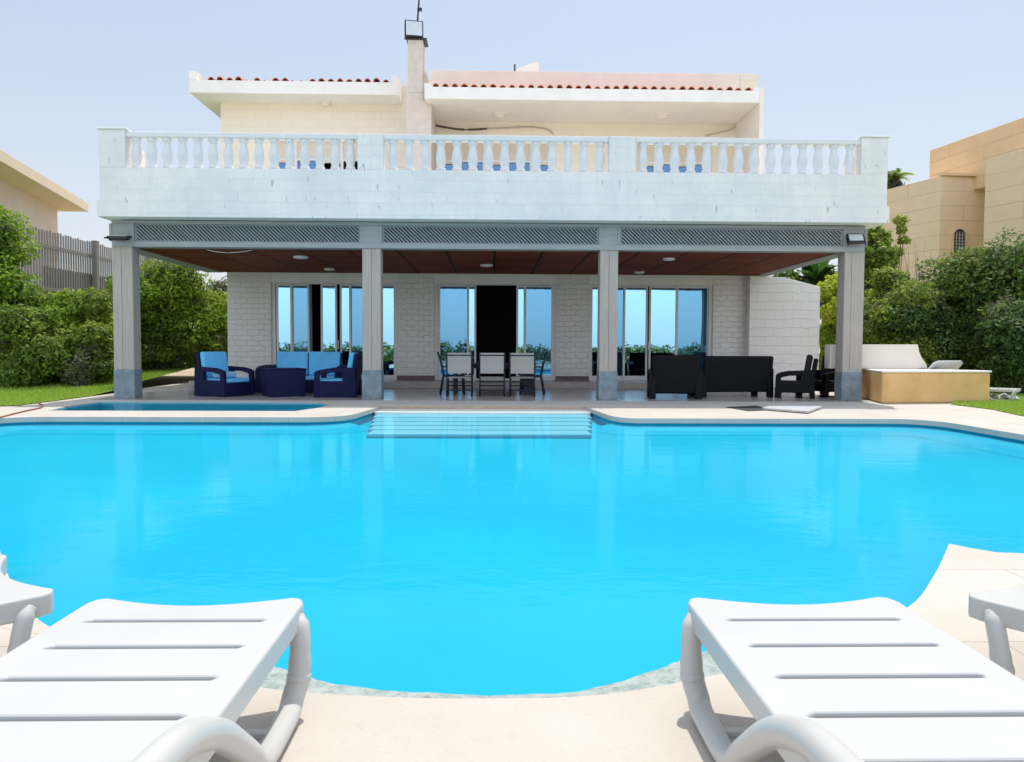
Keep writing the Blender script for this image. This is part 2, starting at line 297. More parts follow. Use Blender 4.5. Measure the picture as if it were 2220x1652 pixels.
# ------------------------------------------------------------------ mesh builder
def wloc(o):
    v = Vector((0, 0, 0))
    while o: v += o.location; o = o.parent
    return v
class MB:
    def __init__(s): s.v = []; s.f = []; s.sm = []
    def add(s, vs, fs, smooth=False):
        k = len(s.v); s.v += [tuple(p) for p in vs]
        s.f += [tuple(i + k for i in f) for f in fs]; s.sm += [smooth] * len(fs); return s
    def box(s, x0, x1, y0, y1, z0, z1, M=None):
        vs = [Vector((x, y, z)) for z in (z0, z1) for y in (y0, y1) for x in (x0, x1)]
        if M is not None: vs = [M @ p for p in vs]
        return s.add(vs, [(0, 2, 3, 1), (4, 5, 7, 6), (0, 1, 5, 4), (2, 6, 7, 3), (0, 4, 6, 2), (1, 3, 7, 5)])
    def prism(s, pts, axis, a, b):
        # pts 2d polygon extruded along axis from a to b ; convex or ngon
        n = len(pts)
        def mk(p, t):
            return {'x': (t, p[0], p[1]), 'y': (p[0], t, p[1]), 'z': (p[0], p[1], t)}[axis]
        vs = [mk(p, a) for p in pts] + [mk(p, b) for p in pts]
        fs = [tuple(range(n))[::-1], tuple(range(n, 2 * n))] + [(i, (i + 1) % n, n + (i + 1) % n, n + i) for i in range(n)]
        return s.add(vs, fs)
    def lathe(s, prof, c=(0, 0, 0), n=14, smooth=True):
        vs = []; fs = []
        for r, z in prof:
            for i in range(n):
                a = 2 * math.pi * i / n; vs.append((c[0] + r * math.cos(a), c[1] + r * math.sin(a), c[2] + z))
        for k in range(len(prof) - 1):
            for i in range(n):
                j = (i + 1) % n; fs.append((k * n + i, k * n + j, (k + 1) * n + j, (k + 1) * n + i))
        fs.append(tuple(range(n))[::-1]); fs.append(tuple((len(prof) - 1) * n + i for i in range(n)))
        return s.add(vs, fs, smooth)
    def tube(s, path, r, n=10, flat=1.0, ref=Vector((1, 0, 0)), taper=None):
        # sweep an ellipse (r along ref, r*flat across) along path
        P = [Vector(p) for p in path]; vs = []; fs = []
        for i, p in enumerate(P):
            t = (P[min(i + 1, len(P) - 1)] - P[max(i - 1, 0)]).normalized()
            a = (ref - t * ref.dot(t))
            if a.length < 1e-3: a = Vector((0, 1, 0)) - t * t.y
            a.normalize(); b = t.cross(a); rr = r * (taper[i] if taper else 1)
            for k in range(n):
                th = 2 * math.pi * k / n; vs.append(p + a * rr * math.cos(th) + b * rr * (flat[i] if isinstance(flat, list) else flat) * math.sin(th))
        for i in range(len(P) - 1):
            for k in range(n):
                j = (k + 1) % n; fs.append((i * n + k, i * n + j, (i + 1) * n + j, (i + 1) * n + k))
        fs.append(tuple(range(n))[::-1]); fs.append(tuple((len(P) - 1) * n + k for k in range(n)))
        return s.add(vs, fs, True)
    def plate(s, outer, holes, a, b, axis='z'):
        bm = bmesh.new(); es = []
        for loop in [outer] + list(holes):
            vs = [bm.verts.new((p[0], p[1], 0)) for p in loop]
            es += [bm.edges.new((vs[i], vs[(i + 1) % len(vs)])) for i in range(len(vs))]
        bmesh.ops.triangle_fill(bm, use_beauty=True, use_dissolve=False, edges=es, normal=(0, 0, 1))
        bm.verts.index_update()
        V = [v.co.copy() for v in bm.verts]; n = len(V)
        T = []
        for f in bm.faces:
            ids = [v.index for v in f.verts]
            nn = (V[ids[1]] - V[ids[0]]).cross(V[ids[2]] - V[ids[0]])
            T.append(tuple(ids) if nn.z > 0 else tuple(ids[::-1]))
        bm.free()
        def mk(p, t): return {'x': (t, p[0], p[1]), 'y': (p[0], t, p[1]), 'z': (p[0], p[1], t)}[axis]
        vs = [mk(p, a) for p in V] + [mk(p, b) for p in V]
        fs = [t[::-1] for t in T] + [tuple(i + n for i in t) for t in T]
        k = 0
        for loop in [outer] + list(holes):
            m = len(loop)
            fs += [(k + i, k + (i + 1) % m, n + k + (i + 1) % m, n + k + i) for i in range(m)]; k += m
        return s.add(vs, fs)
    def build(s, name, mat, parent=None, world=False, bevel=0, seg=2, smooth=None, recalc=True, subd=0):
        off = wloc(parent) if (world and parent) else Vector((0, 0, 0))
        me = bpy.data.meshes.new(name); me.from_pydata([tuple(Vector(p) - off) for p in s.v], [], s.f)
        me.polygons.foreach_set('use_smooth', [bool(x) if smooth is None else smooth for x in s.sm])
        me.materials.append(MT[mat] if isinstance(mat, str) else mat); me.update()
        if recalc:
            bm = bmesh.new(); bm.from_mesh(me); bmesh.ops.recalc_face_normals(bm, faces=bm.faces); bm.to_mesh(me); bm.free()
        o = bpy.data.objects.new(name, me); COL.objects.link(o)
        if parent: o.parent = parent
        if bevel:
            b = o.modifiers.new('bevel', 'BEVEL'); b.width = bevel; b.segments = seg; b.limit_method = 'ANGLE'; b.angle_limit = R(40)
            b.harden_normals = False
        if subd:
            sd = o.modifiers.new('sub', 'SUBSURF'); sd.levels = sd.render_levels = subd
        return o
def tag(o, label=None, cat=None, group=None, kind=None):
    if label: o['label'] = label
    if cat: o['category'] = cat
    if group: o['group'] = group
    if kind: o['kind'] = kind
    return o
def empty(name, loc=(0, 0, 0), rz=0, label=None, cat=None, group=None):
    o = bpy.data.objects.new(name, None); COL.objects.link(o); o.location = loc; o.rotation_euler = (0, 0, rz)
    o.empty_display_size = .2
    return tag(o, label, cat, group)
def kids(o): return [c for c in bpy.data.objects if c.parent == o]
def copy_tree(o, parent=None):
    c = o.copy(); COL.objects.link(c); c.parent = parent
    for ch in kids(o): copy_tree(ch, c)
    return c
def smooth_path(pts, n=6, closed=False):
    P = [Vector(p) for p in pts]; out = []; m = len(P)
    rngi = range(m if closed else m - 1)
    for i in rngi:
        g = (lambda k: P[k % m]) if closed else (lambda k: P[max(0, min(m - 1, k))])
        p0, p1, p2, p3 = g(i - 1), g(i), g(i + 1), g(i + 2)
        for k in range(n):
            t = k / n
            out.append(.5 * ((2 * p1) + (p2 - p0) * t + (2 * p0 - 5 * p1 + 4 * p2 - p3) * t * t + (3 * p1 - p0 - 3 * p2 + p3) * t ** 3))
    if not closed: out.append(P[-1])
    return out
def xy(p): return (p[0], p[1])

# ------------------------------------------------------------------ world and sun
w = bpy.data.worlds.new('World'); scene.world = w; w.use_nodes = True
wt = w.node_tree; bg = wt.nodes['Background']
EL, AZ = 70, 20
sky = wt.nodes.new('ShaderNodeTexSky'); sky.sky_type = 'NISHITA'; sky.sun_disc = False
sky.sun_elevation = R(EL); sky.sun_rotation = R(AZ); sky.air_density = 1.0; sky.dust_density = 3.0; sky.ozone_density = 1.5
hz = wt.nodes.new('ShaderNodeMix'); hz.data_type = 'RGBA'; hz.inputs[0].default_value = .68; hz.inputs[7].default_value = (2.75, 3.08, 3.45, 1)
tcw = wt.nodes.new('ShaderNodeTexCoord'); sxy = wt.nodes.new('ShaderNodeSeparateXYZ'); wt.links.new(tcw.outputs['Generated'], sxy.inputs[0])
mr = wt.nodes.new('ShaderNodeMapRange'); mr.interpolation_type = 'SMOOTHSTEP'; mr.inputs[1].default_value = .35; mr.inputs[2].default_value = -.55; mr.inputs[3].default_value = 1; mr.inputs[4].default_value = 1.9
wt.links.new(sxy.outputs[1], mr.inputs[0])      # sky brightened behind the viewer, added fill for the shaded front and door glass
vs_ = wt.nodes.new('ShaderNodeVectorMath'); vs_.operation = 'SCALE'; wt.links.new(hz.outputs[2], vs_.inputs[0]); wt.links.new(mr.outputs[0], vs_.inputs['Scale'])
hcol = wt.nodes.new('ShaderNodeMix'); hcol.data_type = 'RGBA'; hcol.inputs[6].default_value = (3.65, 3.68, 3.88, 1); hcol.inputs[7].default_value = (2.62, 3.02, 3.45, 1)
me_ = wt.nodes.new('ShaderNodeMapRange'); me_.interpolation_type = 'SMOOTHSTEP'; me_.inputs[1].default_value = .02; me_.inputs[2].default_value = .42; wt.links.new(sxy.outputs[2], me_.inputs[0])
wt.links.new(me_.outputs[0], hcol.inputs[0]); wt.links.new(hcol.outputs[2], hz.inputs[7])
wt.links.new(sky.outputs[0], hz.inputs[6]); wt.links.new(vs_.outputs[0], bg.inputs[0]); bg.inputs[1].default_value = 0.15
sl = bpy.data.lights.new('sun', 'SUN'); sl.energy = 2.6; sl.angle = R(.5); sl.color = (1, .95, .87)
so = bpy.data.objects.new('sun', sl); COL.objects.link(so)
sd = Vector((math.sin(R(AZ)) * math.cos(R(EL)), math.cos(R(AZ)) * math.cos(R(EL)), math.sin(R(EL))))
so.rotation_euler = sd.to_track_quat('Z', 'Y').to_euler()
scene.view_settings.view_transform = 'Standard'; scene.view_settings.look = 'None'
scene.view_settings.exposure = 0.54; scene.view_settings.gamma = 1

# ------------------------------------------------------------------ ground, deck, pools
DECK_T = .082; WZ = -.10; FZ = -.215
farY = gnd(400, 904).y
lobe = [xy(gnd(*q)) for q in ((-6, 1172), (25, 1262), (90, 1347), (250, 1412), (420, 1462), (580, 1491), (800, 1508), (1050, 1513), (1300, 1505), (1540, 1464), (1760, 1408), (1962, 1320), (2025, 1245), (2057, 1178))]
lobe_s = [xy(p) for p in smooth_path([(a, b, 0) for a, b in lobe], 5)]
nearY = 4.28
alX0, alX1, alY = gnd(826, 879).x, gnd(1275, 884).x, gnd(1050, 880).y
ledge_l = [xy(p) for p in smooth_path([(alX0, alY, 0), (alX0 - .03, alY - .6, 0), (alX0 - .18, farY + .55, 0), (alX0 - .42, farY + .16, 0), (alX0 - .8, farY, 0)], 5)]
ledge_r = [xy(p) for p in smooth_path([(alX1 + .5, farY - .05, 0), (alX1 + .3, farY + .1, 0), (alX1 + .16, farY + .5, 0), (alX1 + .03, alY - .6, 0), (alX1, alY, 0)], 5)]
RX, LX = 6.98, -7.75
corner_r = [xy(p) for p in smooth_path([(RX - .9, farY - .05, 0), (RX - .35, farY - .12, 0), (RX - .05, farY - .55, 0), (RX, farY - 1.3, 0)], 5)]
corner_l = [xy(p) for p in smooth_path([(LX, farY - 1.2, 0), (LX + .06, farY - .5, 0), (LX + .4, farY - .08, 0), (LX + 1.0, farY, 0)], 5)]
pool = lobe_s + [xy(gnd(2100, 1187)), xy(gnd(2160, 1197)), xy(gnd(2300, 1202)), (RX, gnd(2300, 1202).y)] + corner_r[::-1] + ledge_r[:1] + ledge_r[1:] + ledge_l + corner_l[::-1] + [(LX, nearY), (-3.5, nearY + .03)]
sp = [gnd(105, 890), gnd(150, 880), gnd(218, 871), gnd(450, 871.5), gnd(690, 873), gnd(715, 877), gnd(690, 884), gnd(640, 891), gnd(400, 890.5)]
spool = [xy(p) for p in sp]
DX0, DX1, DY0, DY1 = -9.3, 13.2, -5.0, 31.0
def dpt(x, y): p = gnd(x, y); return (p.x, p.y)
lawn_edge = [dpt(-260, 905), dpt(-60, 884), dpt(40, 880), dpt(130, 868), dpt(245, 853)]
lawn_edge = [(p[0], p[1]) for p in lawn_edge] + [(-9.25, 20.5), (-9.5, 24.5), (-9.6, 31)]
deck_outer = [(-14, -5), (13.2, -5), (13.2, 9.0), dpt(2300, 915), dpt(2219, 903), dpt(2150, 888), dpt(2060, 877), (9.9, 16.0), (9.9, 31)] + lawn_edge[::-1][:] + [(-14, lawn_edge[0][1])]
db = MB().plate(deck_outer, [pool, spool], -DECK_T, 0)
tag(db.build('pool_deck', 'deck', bevel=.012), kind='structure')
# sub walls of the basins
def basin(outline, z1, z0, out, name, mat, floor=True):
    c = Vector((sum(p[0] for p in outline) / len(outline), sum(p[1] for p in outline) / len(outline), 0))
    n = len(outline); mb = MB(); o2 = []
    for i in range(n):
        a, b, d = Vector((*outline[i - 1], 0)), Vector((*outline[i], 0)), Vector((*outline[(i + 1) % n], 0))
        t = (d - a).normalized(); o2.append(b + Vector((t.y, -t.x, 0)) * out)
    vs = [(p.x, p.y, z1) for p in o2] + [(p.x, p.y, z0) for p in o2]
    mb.add(vs, [(i, (i + 1) % n, n + (i + 1) % n, n + i) for i in range(n)])
    ob = mb.build(name, mat, recalc=False)
    fl = MB().plate([xy(p) for p in o2], [], z0 - .05, z0 - .002) if floor else None
    return ob, fl, [xy(p) for p in o2]
bw, fl, pool2 = basin(pool, -DECK_T, FZ, .03, 'pool_wall', 'pool'); tag(bw, kind='structure')
tag(fl.build('pool_floor', 'pool'), kind='structure')
cv = MB(); n = len(pool2); cin = []
for i in range(n):
    a, b, d = Vector((*pool2[i - 1], 0)), Vector((*pool2[i], 0)), Vector((*pool2[(i + 1) % n], 0))
    t = (d - a).normalized(); cin.append(b + Vector((-t.y, t.x, 0)) * .55)
far = [i for i in range(n) if (pool2[i][1] > 6 or pool2[(i + 1) % n][1] > 6) and max(pool2[i][1], pool2[(i + 1) % n][1]) < farY + .45]
for i in far:
    j = (i + 1) % n
    cv.add([(*pool2[i], WZ - .022), (*pool2[j], WZ - .022), (cin[j].x, cin[j].y, FZ + .001), (cin[i].x, cin[i].y, FZ + .001)], [(0, 1, 2, 3)])
tag(cv.build('pool_floor', 'pool'), kind='structure')
bw, fl, spool2 = basin(spool, -DECK_T + .07, -.25, .03, 'small_pool_wall', 'pool_small'); tag(bw, kind='structure')
tag(fl.build('small_pool_floor', 'pool_small'), kind='structure')
def sheet(name, pts, z, mat):
    mb = MB(); n = len(pts); bm = MB().plate(pts, [], 0, 1)
    half = len(bm.v) // 2; mb.v = [(v[0], v[1], z) for v in bm.v[half:]]
    tr = [f for f in bm.f if all(i >= half for i in f) and len(f) == 3]
    mb.f = [tuple(i - half for i in f) for f in tr]; mb.sm = [False] * len(tr)
    return tag(mb.build(name, mat, recalc=False), kind='structure')
sheet('water', pool2, WZ, 'water'); sheet('small_pool_water', spool2, -.022, 'water_small')
# steps inside the alcove
mb = MB(); sx0, sx1 = alX0 - .02, alX1 + .02
mb.box(sx0, sx1, alY - .62, alY + .02, FZ + .002, WZ + .035); tag(mb.build('pool_entry_ledge', 'step_white', bevel=.008), kind='structure')
mb = MB(); mb.box(sx0, sx1, alY - .008, alY + .015, WZ + .036, -.008); tag(mb.build('pool_entry_riser', 'step_tan'), kind='structure')
ny = 5; y1 = alY - .622; dd = (y1 - (farY - .95)) / ny
for i in range(ny):
    ym = y1 - dd * (i + .5); mb = MB(); mb.box(at(813 - 3 * i, 900, ym).x, at(1279, 900, ym).x, y1 - dd * (i + 1) + .001, y1 - dd * i, FZ + .002, WZ - .010 - .012 * i)
    tag(mb.build('pool_step', 'pool_step', bevel=.009), kind='structure')
# mosaic waterline ledge along the near arc
inner = [xy(gnd(x, y, WZ)) for x, y in ((250, 1330), (420, 1392), (600, 1449), (690, 1477), (820, 1497), (1050, 1509), (1250, 1501), (1380, 1468), (1460, 1440), (1530, 1415), (1700, 1352))]
outer = [xy(gnd(x, y, 0)) for x, y in ((250, 1432), (420, 1482), (580, 1511), (690, 1522), (820, 1530), (1050, 1535), (1250, 1530), (1380, 1515), (1460, 1500), (1540, 1484), (1740, 1432))]
ip = smooth_path([(a, b, 0) for a, b in inner], 8); op = smooth_path([(a, b, 0) for a, b in outer], 8)
mb = MB(); n = len(ip)
for i in range(n): ip[i] = ip[i] + Vector((0, .004 * math.sin(i * .9) + .003 * math.sin(i * 2.3), 0))
vs = [(p.x, p.y, -.065) for p in op] + [(p.x, p.y, WZ + .004) for p in ip] + [(p.x, p.y, FZ) for p in ip]
fs = [(i, i + 1, n + i + 1, n + i) for i in range(n - 1)] + [(n + i, n + i + 1, 2 * n + i + 1, 2 * n + i) for i in range(n - 1)]
tag(mb.add(vs, fs).build('pool_edge_mosaic', 'mosaic'), kind='structure')
# earth sheet with an opening under the deck
mb = MB().plate([(-900, -900), (900, -900), (900, 900), (-900, 900)], [[(-9.0, -4), (9.5, -4), (9.5, 17.5), (-9.0, 17.5)]], -.12, -.075)
tag(mb.build('ground', 'earth'), kind='structure')
# patio floor in front of the villa, raised step
HY = 21.8
patio = [(-8.3, 15.95), (7.9, 15.95), (7.9, 21.0), (-8.3, 21.0)]
tag(MB().prism(patio, 'z', .0, .004).build('patio_floor', 'patio'), kind='structure')

# lawns
def lz(x, y): return .015 + max(0, y - 17.2) * .058
def lawn_patch(name, poly, fn, nx=40, ny=40):
    xs = [p[0] for p in poly]; ys = [p[1] for p in poly]
    tri = MB().plate(poly, [], 0, 1); half = len(tri.v) // 2
    me = bmesh.new(); V = [me.verts.new((v[0], v[1], 0)) for v in tri.v[half:]]
    for f in tri.f:
        if len(f) == 3 and all(i >= half for i in f): me.faces.new([V[i - half] for i in f])
    bmesh.ops.subdivide_edges(me, edges=me.edges[:], cuts=5, use_grid_fill=True)
    mb = MB(); me.verts.index_update()
    mb.v = [(v.co.x, v.co.y, fn(v.co.x, v.co.y)) for v in me.verts]; mb.f = [tuple(v.index for v in f.verts) for f in me.faces]; mb.sm = [True] * len(mb.f)
    me.free(); o = mb.build(name, 'lawn', recalc=False)
    bm = bmesh.new(); bm.from_mesh(o.data); 
    for f in bm.faces:
        f.normal_update()
        if f.normal.z < 0: f.normal_flip()
    bm.to_mesh(o.data); bm.free()
    return tag(o, kind='structure')
def inpoly(x, y, poly):
    c = False; j = len(poly) - 1
    for i in range(len(poly)):
        xi, yi = poly[i]; xj, yj = poly[j]
        if (yi > y) != (yj > y) and x < (xj - xi) * (y - yi) / (yj - yi) + xi: c = not c
        j = i
    return c
lawn_l = [(p[0] + .0, p[1] + .0) for p in lawn_edge] + [(-40, 31), (-40, lawn_edge[0][1])]
lawn_patch('lawn', lawn_l, lz)
lawn_r = [dpt(2300, 915), dpt(2219, 903), dpt(2150, 888), dpt(2060, 877), (9.9, 16.0), (9.9, 31), (40, 31), (40, 9.0), (13.2, 9.0)]
lawn_patch('lawn', lawn_r, lambda x, y: .012 + max(0, y - 17) * .03)
def grass(name, poly, fn, n, x0, x1, y0, y1):
    V = []; Fc = []; T = []
    while n > 0:
        x = random.uniform(x0, x1); y = random.uniform(y0, y1)
        if not inpoly(x, y, poly): continue
        n -= 1; z = fn(x, y); h = random.uniform(.03, .075); a = random.uniform(0, 6.28); w_ = random.uniform(.008, .018)
        k = len(V); lx, ly = random.uniform(-.03, .03), random.uniform(-.03, .03)
        V += [(x - w_ * math.cos(a), y - w_ * math.sin(a), z - .005), (x + w_ * math.cos(a), y + w_ * math.sin(a), z - .005), (x + lx, y + ly, z + h)]
        Fc.append((k, k + 1, k + 2)); T.append(min(1, max(0, random.gauss(.5, .22))))
    me = bpy.data.meshes.new(name); me.from_pydata(V, [], Fc); at_ = me.attributes.new('tint', 'FLOAT', 'FACE'); at_.data.foreach_set('value', T)
    me.materials.append(MT['grass']); o = bpy.data.objects.new(name, me); COL.objects.link(o)
    return tag(o, 'short green grass growing on the lawn', 'grass', kind='stuff')
grass('grass', lawn_l, lz, 45000, -14, -8.8, 14, 24)
g2 = grass('grass', lawn_r, lambda x, y: .012, 14000, 8.9, 12.5, 12, 17.5); g2['label'] = 'short grass growing beside the ochre plunge tub'

# ------------------------------------------------------------------ the villa
villa = empty('villa', (0, HY, 0), 0, 'white two storey villa with long balcony, grey column porch and red roof tiles', 'house')
def part(mb, name, mat, parent=villa, **k): return mb.build(name, mat, parent, world=True, **k)
SOF = 3.19          # porch ceiling height
def W(x): return (x - VPX) * HY / F
WX0, WX1 = W(499), W(1625)
openings = [(W(592), W(863)), (W(941), W(1206)), (W(1276), W(1547))]
FL = .18
# ground floor front wall: piers and lintels
mb = MB(); xs = [WX0] + [v for o in openings for v in o] + [WX1]
for i in range(0, len(xs), 2): part(MB().box(xs[i], xs[i + 1], HY, HY + .3, FL, SOF + .05), 'wall_pier', 'facade_brick')
for a, b in openings: part(MB().box(a, b, HY + .02, HY + .3, 2.93, SOF + .05), 'lintel', 'plaster')
for i in range(2, len(xs) - 2, 2): part(MB().box(xs[i] - .02, xs[i + 1] + .02, HY - .02, HY, FL, FL + .13), 'skirting', 'skirting')
part(MB().box(-8.2, 7.6, 20.75, HY + .3, .004, FL), 'porch_step', 'patio', bevel=.01)
mb = MB(); mb.box(WX0, WX0 + .3, HY + .3, 30, 0, SOF + .05).box(WX1 - .3, WX1, HY + .3, 30, 0, SOF + .05).box(WX0, WX1, 30, 30.3, 0, SOF + .05)
part(mb, 'side_wall', 'facade_brick')
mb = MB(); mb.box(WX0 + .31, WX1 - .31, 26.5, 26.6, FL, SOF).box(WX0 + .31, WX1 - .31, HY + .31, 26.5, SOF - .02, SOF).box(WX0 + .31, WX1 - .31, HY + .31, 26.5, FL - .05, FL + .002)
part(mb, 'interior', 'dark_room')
# sliding doors. panes: (x0, x1, depth layer, kind)
def slider(op, panes, mull, name='sliding_door'):
    a, b = op; z0, z1 = FL + .05, 2.93; y = HY + .10
    fr = MB(); fr.box(a, a + .11, y - .05, y + .08, FL, z1).box(b - .11, b, y - .05, y + .08, FL, z1).box(a + .11, b - .11, y - .05, y + .08, z1 - .05, z1).box(a + .11, b - .11, y - .05, y + .08, FL, z0)
    o = part(fr, name, 'frame', bevel=.006)
    for (p, q, lay, kind) in panes:
        p, q = W(p), W(q); yy = y - .03 + .05 * lay
        s = MB(); t = .055
        s.box(p, p + t, yy - .018, yy + .018, z0, z1 - .055).box(q - t, q, yy - .018, yy + .018, z0, z1 - .055)
        s.box(p + t, q - t, yy - .018, yy + .018, z0, z0 + .09).box(p + t, q - t, yy - .018, yy + .018, z1 - .10, z1 - .055)
        part(s, 'sash', 'frame', o, bevel=.004)
        tl = random.uniform(-.004, .004)
        g = MB().add([(p + t, yy - tl, z0 + .09), (q - t, yy + tl, z0 + .09), (q - t, yy + tl, z1 - .10), (p + t, yy - tl, z1 - .10)], [(0, 1, 2, 3)])
        part(g, 'pane', 'glass_dim' if kind == 'c' else 'glass', o)
        if kind == 'c':
            n = 24; pts = [(p + (q - p) * i / n, HY + .42 + .035 * math.sin(i * 1.9) + .02 * math.sin(i * .7)) for i in range(n + 1)]
            c = MB(); c.add([(x_, y_, FL + .03) for x_, y_ in pts] + [(x_, y_, 2.9) for x_, y_ in pts], [(i, i + 1, n + 2 + i, n + 1 + i) for i in range(n)], True)
            part(c, 'curtain', 'curtain', o, recalc=False)
    for m_ in mull:
        h = MB().box(W(m_) - .012, W(m_) + .012, y - .11, y - .05, 1.05, 1.3); part(h, 'handle', 'frame', o, bevel=.005)
    return o
slider(openings[0], [(602, 636, 0, 'g'), (634, 672, 1, 'c'), (697, 732, 0, 'g'), (738, 762, 0, 'g'), (758, 800, 1, 'c'), (806, 858, 0, 'g')], [735])
slider(openings[1], [(950, 1016, 0, 'c'), (1012, 1032, 1, 'g'), (1119, 1139, 1, 'g'), (1136, 1199, 0, 'c')], [1030, 1121])
slider(openings[2], [(1279, 1300, 0, 'g'), (1298, 1356, 1, 'c'), (1352, 1405, 0, 'g'), (1408, 1470, 0, 'g'), (1468, 1540, 1, 'c')], [1407])
# porch ceiling, side beams, deck slab above
part(MB().box(-7.62, 7.42, 16.62, HY, SOF, SOF + .06), 'porch_ceiling', 'ceiling')
for a, b in ((-8.05, -7.625), (7.425, 7.80)): part(MB().box(a, b, 16.62, HY, SOF - .01, 3.8), 'side_beam', 'grey_wood_x')
BF = 15.95
BX0, BX1 = at(215, 400, BF).x, at(1924, 400, BF).x
BZ0, BZ1 = PZ(477, BF), PZ(371, BF)
part(MB().box(BX0 + .3, BX1 - .3, BF + .3, HY, BZ0 + .03, BZ0 + .25), 'balcony_slab', 'plaster')
mb = MB(); mb.box(BX0, BX1, BF, BF + .3, BZ0 + .34, BZ1).box(BX0, BX0 + .28, BF + .301, HY, BZ0 + .34, BZ1 - .1).box(BX1 - .28, BX1, BF + .301, HY, BZ0 + .34, BZ1 - .1)
part(mb, 'balcony_parapet', 'white_brick', bevel=.012)
mb = MB(); mb.box(BX0 - .04, BX1 + .04, BF - .04, BF + .32, BZ0, BZ0 + .339).box(BX0 - .04, BX0 + .3, BF + .321, HY, BZ0, BZ0 + .339).box(BX1 - .3, BX1 + .04, BF + .321, HY, BZ0, BZ0 + .339)
part(mb, 'balcony_band', 'white_brick', bevel=.012)
def BXp(x): return at(x, 340, BF).x
piers = [(BX0, BXp(271)), (BXp(775), BXp(831)), (BXp(1321), BXp(1377)), (BXp(1868), BX1)]
RZ0, RZ1 = PZ(303.5, BF), PZ(292, BF)
for k, (a, b) in enumerate(piers):
    mb = MB().box(a, b, BF + .002, BF + .30, BZ1 + .0, RZ1 + (.03 if k in (0, 3) else .0))
    o = part(mb, 'balcony_pier', 'white_brick', bevel=.01)
    if k in (0, 3): part(MB().box(a - .03, b + .04, BF - .03, BF + .34, RZ1 + .031, RZ1 + .06), 'pier_cap', 'plaster', o, bevel=.006)
for a, b in ((BX0, BX0 + .35), (BX1 - .35, BX1)): part(MB().box(a, b, BF + 1.0, BF + 1.3, BZ1 - .1, RZ1 - .1), 'rear_pier', 'upper_wall', bevel=.01)
prof = [(.068, 0), (.068, .06), (.056, .075), (.054, .10), (.064, .16), (.074, .23), (.072, .31), (.060, .40), (.050, .47), (.048, .53), (.060, .555), (.066, .575), (.066, .64)]
H_ = RZ0 - BZ1; prof = [(r_ * 1.42, z_ / .64 * H_) for r_, z_ in prof]
bal0 = None
for k in range(3):
    a, b = piers[k][1], piers[k + 1][0]
    part(MB().box(a, b, BF + .04, BF + .26, RZ0, RZ1), 'handrail', 'baluster', bevel=.015)
    part(MB().box(a, b, BF + .05, BF + .25, BZ1, BZ1 + .018), 'rail_foot', 'baluster')
    nb_ = 14 if k else 15
    for i in range(nb_):
        x = a + (b - a) * (i + .55) / (nb_ + .1)
        if bal0 is None:
            bal0 = MB().lathe(prof, (0, 0, 0), 16).build('baluster', 'baluster', villa); o = bal0
        else:
            o = bal0.copy(); COL.objects.link(o)
        o.location = (x, BF + .15 - HY, BZ1 + .018); o.rotation_euler = (0, 0, random.uniform(0, 1))
# columns
CYF = 16.33
cols = [(246, 293), (786, 826), (1299, 1338), (1841, 1868)]
colx = [(at(247, 800, CYF).x, at(291, 800, CYF).x), (at(786, 800, CYF).x, at(826, 800, CYF).x), (at(1299, 800, CYF).x, at(1338, 800, CYF).x), (at(1826, 800, CYF).x, at(1869, 800, CYF).x)]
for k, (a, b) in enumerate(colx):
    w3 = (b - a) / 2; mb = MB()
    cuts = [a, a + (b - a) * (.5 if k in (1, 2) else .36), b] if k != 0 else [a, a + (b - a) * .45, b]
    for i in range(len(cuts) - 1): mb.box(cuts[i] + .003, cuts[i + 1] - .003, CYF, CYF + .02, .62, SOF)
    for i in range(2): mb.box(a, a + .02, CYF + .021 + i * .16, CYF + .175 + i * .16, .62, SOF).box(b - .02, b, CYF + .021 + i * .16, CYF + .175 + i * .16, .62, SOF)
    mb.box(a + .021, b - .021, CYF + .022, CYF + .34, .62, SOF)
    o = part(mb, 'column', 'grey_wood', bevel=.004)
    part(MB().box(a - .008, b + .008, CYF - .008, CYF + .35, .004, .62), 'column_base', 'column_stone', o, bevel=.008)
